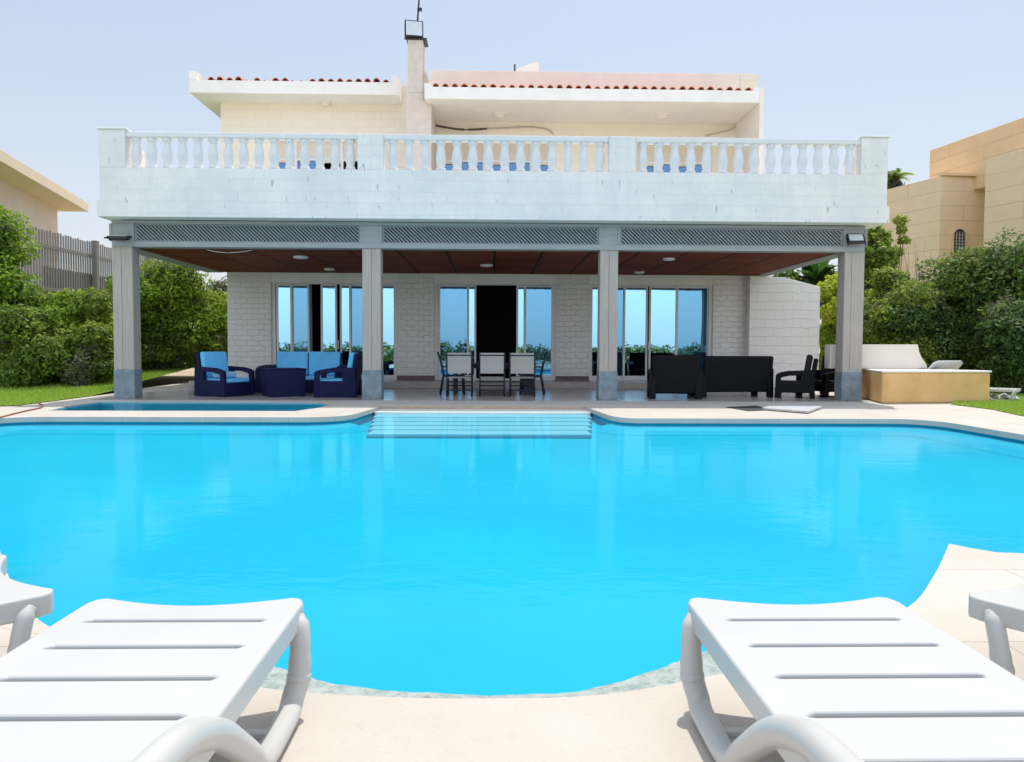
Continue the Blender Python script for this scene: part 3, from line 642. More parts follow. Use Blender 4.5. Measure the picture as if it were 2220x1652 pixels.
# lattice beam
bz0, bz1 = PZ(540.5, CYF), BZ0 - .004
X0, X1 = at(243, 500, CYF).x, at(1874, 500, CYF).x
mb = MB(); mb.box(X0, X1, CYF - .03, CYF + .26, bz0, bz0 + .11).box(X0, X1, CYF - .03, CYF + .26, bz1 - .07, bz1)
posts = []
for k, (a, b) in enumerate(colx):
    pa, pb = (a - .03, b + .05) if k == 0 else ((a - .05, b + .03) if k == 3 else (a - .03, b + .03)); posts.append((pa, pb))
    mb.box(pa, pb, CYF - .02, CYF + .25, bz0 + .111, bz1 - .071)
    mb.box(pa - .002, pa + .05, CYF - .035, CYF - .021, bz0 + .112, bz1 - .072).box(pb - .05, pb + .002, CYF - .035, CYF - .021, bz0 + .112, bz1 - .072)
part(mb, 'porch_beam', 'grey_wood_x', bevel=.005)
for k in range(3):
    a, b = posts[k][1] + .004, posts[k + 1][0] - .004; z0, z1 = bz0 + .115, bz1 - .075
    mb = MB(); yy = CYF + .02
    mb.box(a, a + .04, yy - .015, yy + .03, z0, z1).box(b - .04, b, yy - .015, yy + .03, z0, z1).box(a + .04, b - .04, yy - .015, yy + .03, z0, z0 + .02).box(a + .04, b - .04, yy - .015, yy + .03, z1 - .02, z1)
    a2, b2, zz0, zz1 = a + .04, b - .04, z0 + .02, z1 - .02; hgt = zz1 - zz0; pit = .0815; wd = .044; run = hgt * 1.05
    x = a2 - run
    while x < b2:
        # slat falls to the right : top at x, bottom at x+run ; horizontally wd wide ; clipped to the panel
        poly = [(x, zz1), (x + wd, zz1), (x + run + wd, zz0), (x + run, zz0)]
        for side, lim in ((1, a2), (-1, b2)):
            out = []
            for i in range(len(poly)):
                p, q = poly[i], poly[(i + 1) % len(poly)]; ip_, iq_ = side * (p[0] - lim) >= 0, side * (q[0] - lim) >= 0
                if ip_: out.append(p)
                if ip_ != iq_:
                    t = (lim - p[0]) / (q[0] - p[0]); out.append((lim, p[1] + (q[1] - p[1]) * t))
            poly = out
            if len(poly) < 3: break
        if len(poly) >= 3: mb.prism(poly, 'y', yy - .006, yy + .012)
        x += pit
    part(mb, 'lattice_panel', 'lattice')
part(MB().box(X0 + .1, X1 - .1, CYF + .262, CYF + .28, bz0 + .02, bz1), 'void_dark_sheet', 'dark_room')  # near-black sheet, darkness of the void behind the lattice put into its colour
# lamps under the porch ceiling
for (x, y, wd) in ((652, 558, 32), (714, 584, 22), (1055, 576, 28), (1450, 562, 26), (1386, 591, 22)):
    d = ray(x, y); p = CAM + d * ((SOF - .03 - CAMZ) / d.z); p.z = SOF
    if p.y > HY - .25: p = Vector((p.x * (HY - .3) / p.y, HY - .3, SOF))
    r_ = wd / 2 * p.y / F
    part(MB().lathe([(r_ * .55, -.06), (r_ * .92, -.05), (r_, -.03), (r_, -.004)], tuple(p), 20), 'ceiling_lamp', 'lamp_white')
# drooping cable under the beam
pts = [at(435, 536, 16.75), at(455, 543, 16.75), at(490, 547.5, 16.75), at(530, 545, 16.75), at(570, 536, 16.75)]
part(MB().tube(smooth_path(pts, 5), .009, 6), 'porch_cable', 'lamp_white')
# floodlights on the beam ends
def floodlight(loc, wd, ht, dp, tilt, rz, sub='floodlight', arm=None):
    M = Matrix.Translation(loc) @ Matrix.Rotation(rz, 4, 'Z') @ Matrix.Rotation(tilt, 4, 'X')
    mb = MB().box(-wd / 2, wd / 2, 0, dp, -ht / 2, ht / 2, M)
    for i in range(5): mb.box(-wd / 2 + .03, wd / 2 - .03, dp + .001, dp + .03, -ht / 2 + ht * (i + .3) / 5, -ht / 2 + ht * (i + .55) / 5, M)
    if arm:
        mb.box(-wd / 2 - .02, -wd / 2, dp * .3, dp * .3 + .03, -ht / 2 - .08, .03, M).box(wd / 2, wd / 2 + .02, dp * .3, dp * .3 + .03, -ht / 2 - .08, .03, M)
    o = part(mb, sub, 'black_metal', bevel=.006)
    part(MB().box(-wd / 2 + .03, wd / 2 - .03, -.006, -.001, -ht / 2 + .03, ht / 2 - .03, M), 'lens', 'lamp_lens', o)
    return o
floodlight(at(1856, 515, CYF - .17), .34, .24, .07, R(-38), R(-8), arm=1)
floodlight(at(258, 511, CYF - .24), .40, .26, .06, R(-78), R(4), arm=1)

# upper storey
UX0, UX1 = W(490), W(1598)
UZ = PZ(224, HY); UZR = PZ(268, HY)
upper_open = [(W(597), W(842)), (W(947), W(1200)), (W(1376), W(1540))]
uz_t, uz_b = PZ(308, HY), BZ0 + .26
mb = MB(); xs = [UX0] + [v for o in upper_open for v in o] + [UX1]
for i in range(0, len(xs), 2): mb.box(xs[i], xs[i + 1], HY, HY + .3, BZ0, uz_t)
mb.box(UX0, W(900), HY, HY + .3, uz_t, PZ(185, HY)).box(W(900), UX1, HY, HY + .3, uz_t, PZ(175, HY))
mb.box(UX0, UX0 + .3, HY + .301, 29, BZ0, PZ(200, HY)).box(UX0 + .301, UX1 + .12, 28.7, 29, BZ0, PZ(200, HY))
part(mb, 'upper_wall', 'upper_wall')
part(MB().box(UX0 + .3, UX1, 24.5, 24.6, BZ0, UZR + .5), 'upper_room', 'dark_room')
for j, (a, b) in enumerate(upper_open):
    y = HY + .06; sh = PZ(346, HY)
    fr = MB().box(a, a + .07, y, y + .1, uz_b, uz_t).box(b - .07, b, y, y + .1, uz_b, uz_t)
    nm = 5 if j != 2 else 4
    for i in range(1, nm): xx = a + (b - a) * i / nm; fr.box(xx - .04, xx + .04, y + .002, y + .098, uz_b, uz_t - .001)
    fr.box(a + .07, b - .07, y + .003, y + .097, sh - .06, sh)
    o = part(fr, 'upper_window', 'frame')
    for i in range(nm):
        p = a + (b - a) * i / nm + .041; q = a + (b - a) * (i + 1) / nm - .041
        part(MB().box(p, q, y + .02, y + .05, sh - (0.0 if i % 2 else .12) + .001, uz_t), 'shutter', 'shutter', o)
        if not (j == 0 and i in (2, 3)):
            part(MB().add([(p, y + .07, uz_b), (q, y + .07, uz_b), (q, y + .07, sh), (p, y + .07, sh)], [(0, 1, 2, 3)]), 'pane', 'glass_up', o)
# left eave
ex0, ex1, eY = at(410, 190, 21.0).x, at(864, 190, 21.0).x, 21.0
ez0, ez1 = PZ(208.5, eY), PZ(181, eY)
mb = MB().box(ex0, ex1, eY, HY + 2.5, ez0, ez1 - .0)
part(mb, 'eave', 'plaster', bevel=.012)
for a, b, c in ((ex0, ex0 + .2, 162), (ex1 - .2, ex1, 166)): part(MB().box(a, b, eY, HY + 2.5, ez1 + .001, PZ(c, eY)), 'eave_upstand', 'plaster', bevel=.01)
def tiles(x0, x1, y, z, n, length, slope, broken):
    mb = MB(); pit = (x1 - x0) / n; r_ = pit * .36
    for i in range(n):
        cx = x0 + pit * (i + .5); jy = random.uniform(-.03, .05); jz = random.uniform(-.012, .012); rr = r_ * random.uniform(.92, 1.06)
        if broken and random.random() < .15: jy += .3
        vs = []; m_ = 9
        for (yy, zz) in ((0, 0), (length, length * slope)):
            for t in (rr, rr - .018):
                for k in range(m_):
                    a = math.pi * k / (m_ - 1); vs.append((cx + t * math.cos(a), y + jy + yy, z + jz + zz + t * 1.1 * math.sin(a)))
        fs = []
        for k in range(m_ - 1):
            fs += [(k, k + 1, 2 * m_ + k + 1, 2 * m_ + k), (m_ + k, m_ + k + 1, 3 * m_ + k + 1, 3 * m_ + k), (k, k + 1, m_ + k + 1, m_ + k)]
        mb.add(vs, fs)
        # pan tile between the covers
        vs = [];
        for (yy, zz) in ((0, 0), (length, length * slope)):
            for k in range(7):
                a = math.pi + math.pi * k / 6; vs.append((cx + pit / 2 + r_ * .8 * math.cos(a), y + .01 + yy, z + .045 + zz + r_ * .45 * math.sin(a)))
        mb.add(vs, [(k, k + 1, 7 + k + 1, 7 + k) for k in range(6)])
    return mb
part(tiles(ex0 + .2, ex1 - .22, eY + .02, ez1 - .0, 21, 2.2, .12, True), 'roof_tiles', 'tile_red')
part(MB().box(W(456), UX0 - .002, HY + .6, HY + 4, PZ(248, 23), PZ(222, 23)), 'side_eave', 'plaster')
# right eave, fin wall and parapet behind
rY = 19.85; rx0, rx1 = at(920, 200, rY).x, at(1657, 200, rY).x
rz0, rz1 = PZ(216, rY), PZ(190, rY)
part(MB().box(rx0, rx1 - .12, rY, HY + .0, rz0, rz1), 'eave', 'soffit', bevel=.012)
mb = MB().box(rx0 + .004, rx1 - .124, rY - .012, rY - .001, rz0 + .002, rz1).box(rx0, rx0 + .16, rY, HY - .4, rz1 + .001, rz1 + .09).box(rx1 - .28, rx1 - .121, rY, HY - .4, rz1 + .001, rz1 + .09)
part(mb, 'eave_upstand', 'plaster')
part(tiles(rx0 + .17, rx1 - .29, rY + .01, rz1, 34, 1.4, .05, False), 'roof_tiles', 'tile_red')
part(MB().box(rx1 - .119, rx1, rY - .01, HY + .3, BZ0 + .26, rz1 + .09), 'fin_wall', 'pink_plaster', bevel=.01)
pxa, pxb = PX(932, HY - .3), PX(1657, HY - .3)
part(MB().box(pxa, W(1590), HY - .3, HY + .2, rz1 + .002, PZ(153, HY - .3)), 'roof_parapet', 'pink_plaster', bevel=.012)
part(MB().box(W(1590) + .003, pxb - .3, HY - .31, HY + .2, rz1 + .1, PZ(152.5, HY - .3)), 'roof_parapet', 'upper_wall', bevel=.012)
part(MB().box(UX0 + .31, UX1, HY + .301, 28.69, UZR - .3, UZR - .1), 'roof_slab', 'plaster')
a, b, c = at(1118, 152, 24), at(1168, 152, 24), at(1168, 135, 24)
part(MB().prism([(a.x, a.z - .4), (b.x, b.z - .4), (c.x, c.z), (c.x - .12, c.z), (a.x, a.z + .04)], 'y', 24, 24.6), 'roof_upstand', 'pink_plaster')
part(MB().tube([at(1116, 156, 23.9), at(1116, 139, 23.9)], .025, 8), 'vent_pipe', 'black_metal')
# eave lamps
for (x, y, px_, yy) in ((1083, 247, 24, 20.7), (1434, 248, 26, 20.7), (706, 221, 22, 21.4)):
    zc = rz0 if x > 900 else ez0; d = ray(x, y); p = CAM + d * ((zc - CAMZ) / d.z); p.y = max(p.y, (rY if x > 900 else eY) + .15)
    X_ = at(x, y, p.y).x; hw = px_ / 2 * p.y / F
    part(MB().box(X_ - hw, X_ + hw, p.y - hw * .9, p.y + hw * .9, zc - .035, zc).lathe([(hw * .5, -.10), (hw * .75, -.085), (hw * .8, -.036)], (X_, p.y, zc), 16, True), 'eave_lamp', 'soffit', bevel=.004)
# chimney with its floodlight and mast
hY = 20.2; c0, c1 = PX(884, hY, 150), PX(917, hY, 150)
ct, cs = PZ(86, hY, 900), PZ(200, hY, 900)
mb = MB().box(c0, c1, hY, hY + .5, cs, ct).box(c0 - .05, PX(935, hY), hY + .01, hY + 1.58, BZ0 + .26, cs - .001)
part(mb, 'chimney', 'chimney', bevel=.01)
mb = MB(); cc = (c1, c1 + .18)
mb.prism([(c1 + .002, PZ(150, hY)), (c1 + .10, PZ(160, hY)), (c1 + .16, PZ(180, hY)), (c1 + .16, cs), (c1 + .002, cs)], 'y', hY + .1, hY + .5)
part(mb, 'chimney_shoulder', 'chimney')
part(MB().box(c0 - .04, c1 + .10, hY - .05, hY + .5, ct + .001, ct + .03), 'chimney_cap', 'black_metal')
fz = (ct + PZ(47, hY, 900)) / 2 + .02; fh = PZ(47, hY, 900) - ct - .03
fl_ = floodlight(Vector(((PX(880, hY) + PX(919, hY)) / 2, hY - .1, fz)), PX(919, hY) - PX(880, hY), fh, .22, R(-6), R(10))
part(MB().tube([at(905, 47, hY + .1), at(907, 20, hY + .1), at(910, -20, hY + .1), at(911, -40, hY + .1)], .022, 8).box(PX(904, hY, 18), PX(914, hY, 18), hY + .06, hY + .14, PZ(20, hY, 909), PZ(14, hY, 909)), 'antenna_mast', 'black_metal')
# wires on the upper wall
def wire(pts, Y, r_, mat, name='wall_cable'): part(MB().tube(smooth_path([at(x, y, Y) for x, y in pts], 5), r_, 6), name, mat)
wire([(921, 216), (921, 235), (926, 255), (935, 268), (960, 275), (1005, 281), (1055, 279)], HY - 1.95 + 1.8, .03, 'cable')
wire([(922, 160), (919, 180), (918, 216)], hY - .02, .02, 'cable_pale')
wire([(1055, 279), (1100, 277), (1150, 275), (1185, 280), (1200, 290)], HY - .03, .02, 'cable_pale')
wire([(1599, 270), (1580, 282), (1530, 294)], HY - .03, .012, 'cable_pale')
wire([(1624, 602), (1624, 700), (1623, 780)], HY - .03, .02, 'cable_pale', 'drain_pipe')
# garden wall to the right of the villa
gw = empty('garden_wall', (8.2, 21.5, 0), 0, 'rough whitewashed garden wall with a sloping top joined to the right end of the villa', 'wall')
a = at(1626, 597, 21.5); b = at(1700, 601, 21.5); c = at(1779, 622, 21.5)
part(MB().prism([(a.x, 0), (c.x, 0), (c.x, c.z), (b.x, b.z), (a.x, a.z)], 'y', 21.5, 21.75), 'wall_panel', brickmat('rough_white_render', (.92, .86, .81), (.915, .855, .805), (.90, .84, .79), .5, .25, .003, .8, .03, nb=13, wob=.1), gw, bevel=.02)

# ------------------------------------------------------------------ furniture
def lounger_mesh(root, tilt=0):
    Wd = .335; n = 12
    # outline: concave foot edge at y=0, rounded corners
    foot = []
    for i in range(n + 1):
        t = -1 + 2 * i / n; foot.append((t * (Wd - .05), -.075 + .072 * abs(t) ** 1.8))
    outline = [(Wd, -.055), (Wd, -1.25), (-Wd, -1.25), (-Wd, -.055)] + [(-Wd + .012, -.02)] + foot + [(Wd - .012, -.02)]
    slots = []
    for k in range(6):
        y = -.205 - .195 * k
        slots.append([(-.262, y - .006), (-.245, y + .011), (.245, y + .011), (.262, y + .004), (.25, y - .011), (-.25, y - .011)])
    MB().plate(outline, slots, .252, .325).build('seat', 'plastic', root, bevel=.009, seg=3)
    MB().box(-Wd + .03, Wd - .03, -1.2, -1.14, .215, .2515).build('cross_bar', 'plastic', root, bevel=.005)
    b = MB().plate([(Wd, -1.27), (Wd, -1.92), (Wd - .08, -1.99), (-Wd + .08, -1.99), (-Wd, -1.92), (-Wd, -1.27)],
                   [[(-.25, -1.42 - .16 * k), (.25, -1.42 - .16 * k), (.25, -1.40 - .16 * k), (-.25, -1.40 - .16 * k)][::-1] for k in range(3)], .292, .325)
    if tilt:
        T = Matrix.Translation((0, -1.26, .31)) @ Matrix.Rotation(-tilt, 4, 'X') @ Matrix.Translation((0, 1.26, -.31)); b.v = [tuple(T @ Vector(p)) for p in b.v]
    b.build('backrest', 'plastic', root, bevel=.009, seg=3)
    for s in (-1, 1):
        x = s * (Wd - .02 + .008)
        P = [(s * (Wd - .016), -.085, .285), (s * (Wd - .002), -.10, .262), (s * (Wd + .004), -.115, .20), (s * (Wd + .002), -.128, .12), (x, -.142, .062), (x, -.185, .038), (x, -.30, .034),
             (x, -.42, .036), (x, -.50, .06), (x, -.56, .115), (x, -.64, .18), (x, -.75, .262), (x, -.86, .320), (x, -.97, .358), (x, -1.10, .375), (x, -1.27, .39), (x, -1.42, .37), (x, -1.53, .30), (x, -1.58, .15), (x, -1.60, .03)]
        pth = smooth_path(P, 5); fl_l = []; tp = []
        for p in pth:
            tp.append(.80 if p.y > -.095 else (.92 if p.y > -.12 else 1.0))
            fl_l.append(.85 if p.y > -.3 else .85 + .18 * min(1, (-.3 - p.y) / .4))
        MB().tube(pth, .0345, 16, fl_l, taper=tp).build('side_leg', 'plastic', root)
        MB().tube([(s * (Wd + .003), -.126, .132), (s * (Wd + .002), -.129, .110)], .037, 16, .88).build('leg_collar', 'plastic', root, bevel=.004)
    MB().box(-Wd + .03, Wd - .03, -.33, -.30, .03, .05).build('stretcher', 'plastic', root, bevel=.005)
G = 'white plastic loungers on the near pool edge'
foot = at(437, 1299, 2.42)
lo = empty('sun_lounger', (-.925, 2.42, 0), 0, 'white slatted plastic lounger left of centre, foot end at the near pool edge', 'sun lounger', G)
lounger_mesh(lo)
for (x, y, rz, lab) in ((.945, 2.41, 0, 'white slatted plastic lounger right of centre, foot end at the near pool edge'),
                        (-1.64, 2.72, R(-45), 'white plastic lounger cut by the left picture edge, only a foot corner showing'),
                        (1.79, 2.62, R(36), 'white plastic lounger cut by the right picture edge, only a foot corner showing')):
    c = copy_tree(lo); c.location = (x, y, 0); c.rotation_euler = (0, 0, rz); c['label'] = lab

# woven seats -------------------------------------------------------
def woven_seat(root, width, depth, mat, cush, seats=1, feet=False, hgt=1.0, thick=.1, backcush=True):
    # faces -y ; y from -depth/2 (front) to depth/2 (back)
    d = depth / 2; f = -d; bz = .07 if feet else .004
    top = [(f + .02, .56), (f + .12, .60), (f + .3, .635), (d - .22, .655), (d - .02, .66)]
    hole = [(f + .13, .36), (d - .30, .36), (d - .30, .55), (f + .36, .545), (f + .2, .51), (f + .13, .49)]
    low = [(d, 0.0), (d - .12, 0.0), (d - .14, .13), (f + .16, .13), (f + .14, 0.0), (f, 0.0)] if feet else [(d, .004), (f, .004)]
    for s in (-1, 1):
        xx = s * (width / 2 - thick / 2)
        MB().plate([(p[0], p[1]) for p in top] + low, [hole], xx - thick / 2, xx + thick / 2, 'x').build('arm', mat, root, bevel=.02, seg=3)
    iw = width / 2 - thick - .002
    z0 = .14 if feet else .01
    MB().box(-iw, iw, f + .03, d - .16, z0, .30).build('seat', mat, root, bevel=.015)
    M = Matrix.Translation((0, d - .14, .28)) @ Matrix.Rotation(R(-9), 4, 'X')
    MB().box(-iw - (.10 if feet else 0.0), iw + (.10 if feet else 0.0), 0, .10, -.16 if feet else -.24, hgt - .30, M).build('backrest', mat, root, bevel=.055 if feet else .03, seg=4)
    if cush:
        cw = 2 * iw / seats
        for i in range(seats):
            a = -iw + cw * i + .012; b = a + cw - .024
            MB().box(a, b, f + .05, d - .17, .302, .40).build('seat_cushion', cush, root, bevel=.035, seg=3)
            if backcush:
                M2 = Matrix.Translation((0, d - .255, .405)) @ Matrix.Rotation(R(-9), 4, 'X')
                MB().box(a, b, 0, .115, .0, hgt - .40, M2).build('back_cushion', cush, root, bevel=.045, seg=4)
def place(px_, py_, Y=None):
    p = gnd(px_, py_, .004); return (p.x, p.y, .004)
# left navy set
ac = empty('armchair', (PX(487, 17.45), 17.45, .004), R(62), 'navy woven armchair beside the left porch column, blue cushions, facing right', 'armchair', 'navy woven porch armchairs')
woven_seat(ac, .93, .93, 'navy_rattan', 'cushion', 1, hgt=1.0)
c = copy_tree(ac); c.location = (PX(733, 17.3), 17.3, .004); c.rotation_euler = (0, 0, R(-88)); c['label'] = 'navy woven armchair facing left just beside the second porch column'
sf = empty('sofa', (PX(662, 18.9), 18.9, .004), 0, 'navy woven two seat sofa with light blue cushions facing the pool', 'sofa')
woven_seat(sf, 2.2, .92, 'navy_rattan', 'cushion', 2, hgt=1.0, thick=.30)
tb = empty('coffee_table', (PX(613, 17.35), 17.35, .004), R(28), 'low navy woven cube table between the two navy armchairs', 'table')
M = Matrix.Identity(4)
mb = MB(); q = .42
vs = [(-q + .03, -q + .03, .004), (q - .03, -q + .03, .004), (q - .03, q - .03, .004), (-q + .03, q - .03, .004), (-q, -q, .60), (q, -q, .60), (q, q, .60), (-q, q, .60)]
mb.add(vs, [(0, 3, 2, 1), (4, 5, 6, 7), (0, 1, 5, 4), (1, 2, 6, 5), (2, 3, 7, 6), (3, 0, 4, 7)]); mb.build('body', 'navy_rattan', tb, bevel=.012)
MB().box(-q - .01, q + .01, -q - .01, q + .01, .601, .625).build('table_top', 'navy_rattan', tb, bevel=.008)
pw = empty('pillow', (PX(484, 17.4), 17.35, .41), R(62), 'small pale blue pillow lying on the left navy armchair', 'pillow')
mb = MB().box(-.30, .20, -.25, .02, .0, .14); mb.build('cover', 'pillow', pw, bevel=.06, seg=4)
# dining set
tl = empty('dining_table', (PX(1067, 18.55), 18.55, .004), 0, 'long dark dining table behind the row of white sling chairs', 'table')
MB().box(-1.05, 1.05, -.5, .5, .70, .74).build('table_top', 'navy_metal', tl, bevel=.005)
MB().box(-.97, .97, -.42, .42, .62, .698).build('apron', 'navy_metal', tl)
for sx in (-1, 1):
    for sy in (-1, 1): MB().box(sx * .80 - .045, sx * .96 + .045, sy * .42 - .045, sy * .42 + .045, .0, .62).build('leg', 'navy_metal', tl, bevel=.004)
def sling_chair(root, fabric='sling'):
    # faces +y (towards the table), back towards the camera; y=0 centre
    w_ = .28; fm = 'navy_metal'
    for s in (-1, 1):
        x = s * w_
        MB().tube([(x, -.30, .0), (x, -.25, .30), (x, -.22, .45), (x, -.28, .75), (x, -.36, 1.0)], .018, 8).build('rear_leg', fm, root)
        MB().tube([(x, .26, .0), (x, .24, .45), (x, .23, .64)], .018, 8).build('front_leg', fm, root)
        MB().box(x - .028, x + .028, -.25, .27, .64, .665).build('armrest', fm, root, bevel=.008)
        MB().box(x - .013, x + .013, -.23, .25, .42, .45).build('side_rail', fm, root)
    mb = MB()
    mb.add([(-w_ + .012, -.225, .43), (w_ - .012, -.225, .43), (w_ - .012, .0, .41), (-w_ + .012, .0, .41), (w_ - .012, .24, .44), (-w_ + .012, .24, .44)], [(0, 1, 2, 3), (3, 2, 4, 5)])
    o = mb.build('seat', fabric, root); so_ = o.modifiers.new('s', 'SOLIDIFY'); so_.thickness = .012
    mb = MB(); mb.add([(-w_ + .004, -.235, .52), (w_ - .004, -.235, .52), (w_ - .004, -.285, .75), (-w_ + .004, -.285, .75), (w_ - .004, -.357, .985), (-w_ + .004, -.357, .985)], [(0, 1, 2, 3), (3, 2, 4, 5)])
    o = mb.build('backrest', fabric, root); so_ = o.modifiers.new('s', 'SOLIDIFY'); so_.thickness = .014
    MB().tube([(-w_, -.345, .935), (w_, -.345, .935)], .014, 8, ref=Vector((0, 0, 1))).tube([(-w_, -.25, .33), (w_, -.25, .33)], .016, 8, ref=Vector((0, 0, 1))).build('cross_bar', fm, root)
    MB().tube([(-w_, .25, .22), (w_, .25, .22)], .014, 8, ref=Vector((0, 0, 1))).tube([(-w_, -.28, .14), (w_, -.28, .14)], .014, 8, ref=Vector((0, 0, 1))).build('stretcher', fm, root)
GD = 'sling chairs round the dining table'
ch = empty('dining_chair', (PX(997, 17.62), 17.62, .004), 0, 'white sling chair with its back to the pool, left end of the table row', 'chair', GD); sling_chair(ch)
for (x, Y, rz, lab) in ((1067, 17.62, 0, 'white sling chair with its back to the pool, middle of the table row'),
                        (1133, 17.62, R(-3), 'white sling chair with its back to the pool, right end of the table row')):
    c = copy_tree(ch); c.location = (PX(x, Y), Y, .004); c.rotation_euler = (0, 0, rz); c['label'] = lab
ce = empty('dining_chair', (PX(982, 18.25), 18.25, .004), R(-84), 'dark sling chair seen side on at the left end of the dining table', 'chair', GD); sling_chair(ce, 'navy_rattan')
c = copy_tree(ce); c.location = (PX(1153, 18.25), 18.25, .004); c.rotation_euler = (0, 0, R(84)); c['label'] = 'dark sling chair seen side on at the right end of the dining table'
# right black set
GB = 'black woven porch armchairs'
ba = empty('armchair', (PX(1462, 17.05), 17.05, .004), R(172), 'tall black woven armchair seen from behind, just right of the third porch column', 'armchair', GB)
woven_seat(ba, 1.13, .95, 'black_rattan', 'dark_cushion', 1, True, hgt=1.0, thick=.14, backcush=False)
bs = empty('sofa', (PX(1583, 17.75), 17.75, .004), R(186), 'black woven sofa with its back to the pool, between the black armchairs', 'sofa')
woven_seat(bs, 1.72, .95, 'black_rattan', 'dark_cushion', 2, True, hgt=.98, thick=.13, backcush=False)
for (x, Y, rz, lab) in ((1725, 17.45, R(-112), 'black woven armchair with open arms facing the black sofa'),
                        (1788, 17.9, R(-70), 'black woven armchair partly hidden behind the right porch column')):
    c = copy_tree(ba); c.location = (PX(x, Y), Y, .004); c.rotation_euler = (0, 0, rz); c['label'] = lab
    c.scale = (.85, .9, .93)
    Mb = Matrix.Translation((0, .22, .40)) @ Matrix.Rotation(R(-9), 4, 'X')
    MB().box(-.40, .40, -.05, .10, 0, .66, Mb).build('back_cushion', 'dark_cushion', c, bevel=.06, seg=4)

# ------------------------------------------------------------------ tub, hatch, hose, lawn loungers
tub = empty('plunge_tub', (8.9, 16.4, 0), 0, 'ochre rendered tub with white rim and raised back beside the right porch column', 'tub')
A = gnd(1863, 862); B_ = gnd(1923, 875); C_ = gnd(2130, 873.5)
tz = PZ(805, B_.y, 2000)
fp = [(A.x, A.y + .9), (A.x, A.y), (B_.x - .1, B_.y + .04), (B_.x, B_.y), (C_.x, C_.y), (C_.x + .2, 15.85), (C_.x + .02, 16.3), (C_.x - .95, 17.35), (C_.x - 1.3, 17.9), (A.x, 17.9)]
part(MB().prism(fp, 'z', 0, tz - .03), 'tub_wall', 'ochre', tub, bevel=.04, seg=3)
ctr = Vector((sum(p[0] for p in fp) / len(fp), sum(p[1] for p in fp) / len(fp), 0))
part(MB().prism([(ctr.x + (p[0] - ctr.x) * 1.012, ctr.y + (p[1] - ctr.y) * 1.012) for p in fp], 'z', tz - .029, tz + .01), 'tub_rim', 'plaster', tub, bevel=.01)
bY = 16.85; p0 = at(1800, 747, bY); p1 = at(1991, 747, bY); p2 = at(1996, 765, bY); p3 = at(2010, 798, bY)
prf = [(p0.x, tz + .011), (p0.x - .0, p0.z), (p1.x, p1.z), (p1.x + .03, p1.z - .16), (p1.x + .10, p1.z - .30), (p1.x + .18, p1.z - .40), (p3.x, tz + .09), (p3.x + .01, tz + .011)]
part(MB().prism(prf, 'y', bY, bY + .3), 'tub_back', MT['house_white'], tub, bevel=.02)
prf2 = [(p1.x - .36, tz + .011), (p1.x - .5, p1.z - .0), (p1.x - .002, p1.z - .002)] + [(a_ - .002, b_ - .002) for a_, b_ in prf[3:6]] + [(p3.x - .012, tz + .011)]
# loungers around the tub
l2 = empty('sun_lounger', (PX(1926, 18.3), 18.3, .04), R(16), 'white plastic lounger behind the ochre tub, backrest tilted up', 'sun lounger', 'white plastic loungers beside the tub')
lounger_mesh(l2, R(45)); l2.scale = (1.25, 1, 1)
l3 = copy_tree(lo); l3.location = (at(2212, 850, 16.15).x, 16.15, .0); l3.rotation_euler = (0, 0, R(-128)); l3['label'] = 'white plastic lounger standing on the lawn to the right of the ochre tub'
l3.scale = (1, 1, .85); l3['group'] = 'white plastic loungers beside the tub'
# crumpled cloth below it
mb = MB(); n = 12
p = gnd(2172, 868)
tw = empty('towel', (p.x, p.y, .012), 0, 'crumpled white cloth lying on the grass under the lawn lounger', 'towel')
for i in range(n + 1):
    for j in range(n + 1):
        u, v_ = i / n * 2 - 1, j / n * 2 - 1; rr = max(0, 1 - (u * u + v_ * v_) * .6)
        mb.v.append((u * .32, v_ * .25, .16 * rr * (.6 + .5 * math.sin(u * 7 + v_ * 3) * math.cos(v_ * 6 - u * 2)) + .01))
mb.f = [(i * (n + 1) + j, (i + 1) * (n + 1) + j, (i + 1) * (n + 1) + j + 1, i * (n + 1) + j + 1) for i in range(n) for j in range(n)]; mb.sm = [True] * len(mb.f)
mb.build('cloth', 'cloth_white', tw, subd=1)
# hatch in the deck
hp = [gnd(x, y) for x, y in ((1652, 889.5), (1690, 880.5), (1782, 886), (1752, 897.5))]
hc = empty('hatch_cover', hp[0], 0, 'grey stone slab lying over a dark service opening in the pool deck', 'hatch')
part(MB().prism([xy(p) for p in hp], 'z', .014, .05), 'slab', 'slab', hc, bevel=.004)
hq = [gnd(x, y) for x, y in ((1573, 883.5), (1640, 880), (1655, 884), (1660, 890), (1622, 891.5))]
part(MB().prism([xy(p) for p in hq], 'z', .004, .010), 'opening', 'iron', hc)
ho = [gnd(x, y, .012) for x, y in ((-30, 912), (0, 905), (30, 897), (60, 890), (88, 884), (92, 879), (84, 874), (82, 869))]
tag(MB().tube(smooth_path(ho, 6), .014, 8).build('garden_hose', 'hose'), 'thin brown hose trailing over the deck at the left edge of the pool', 'hose')

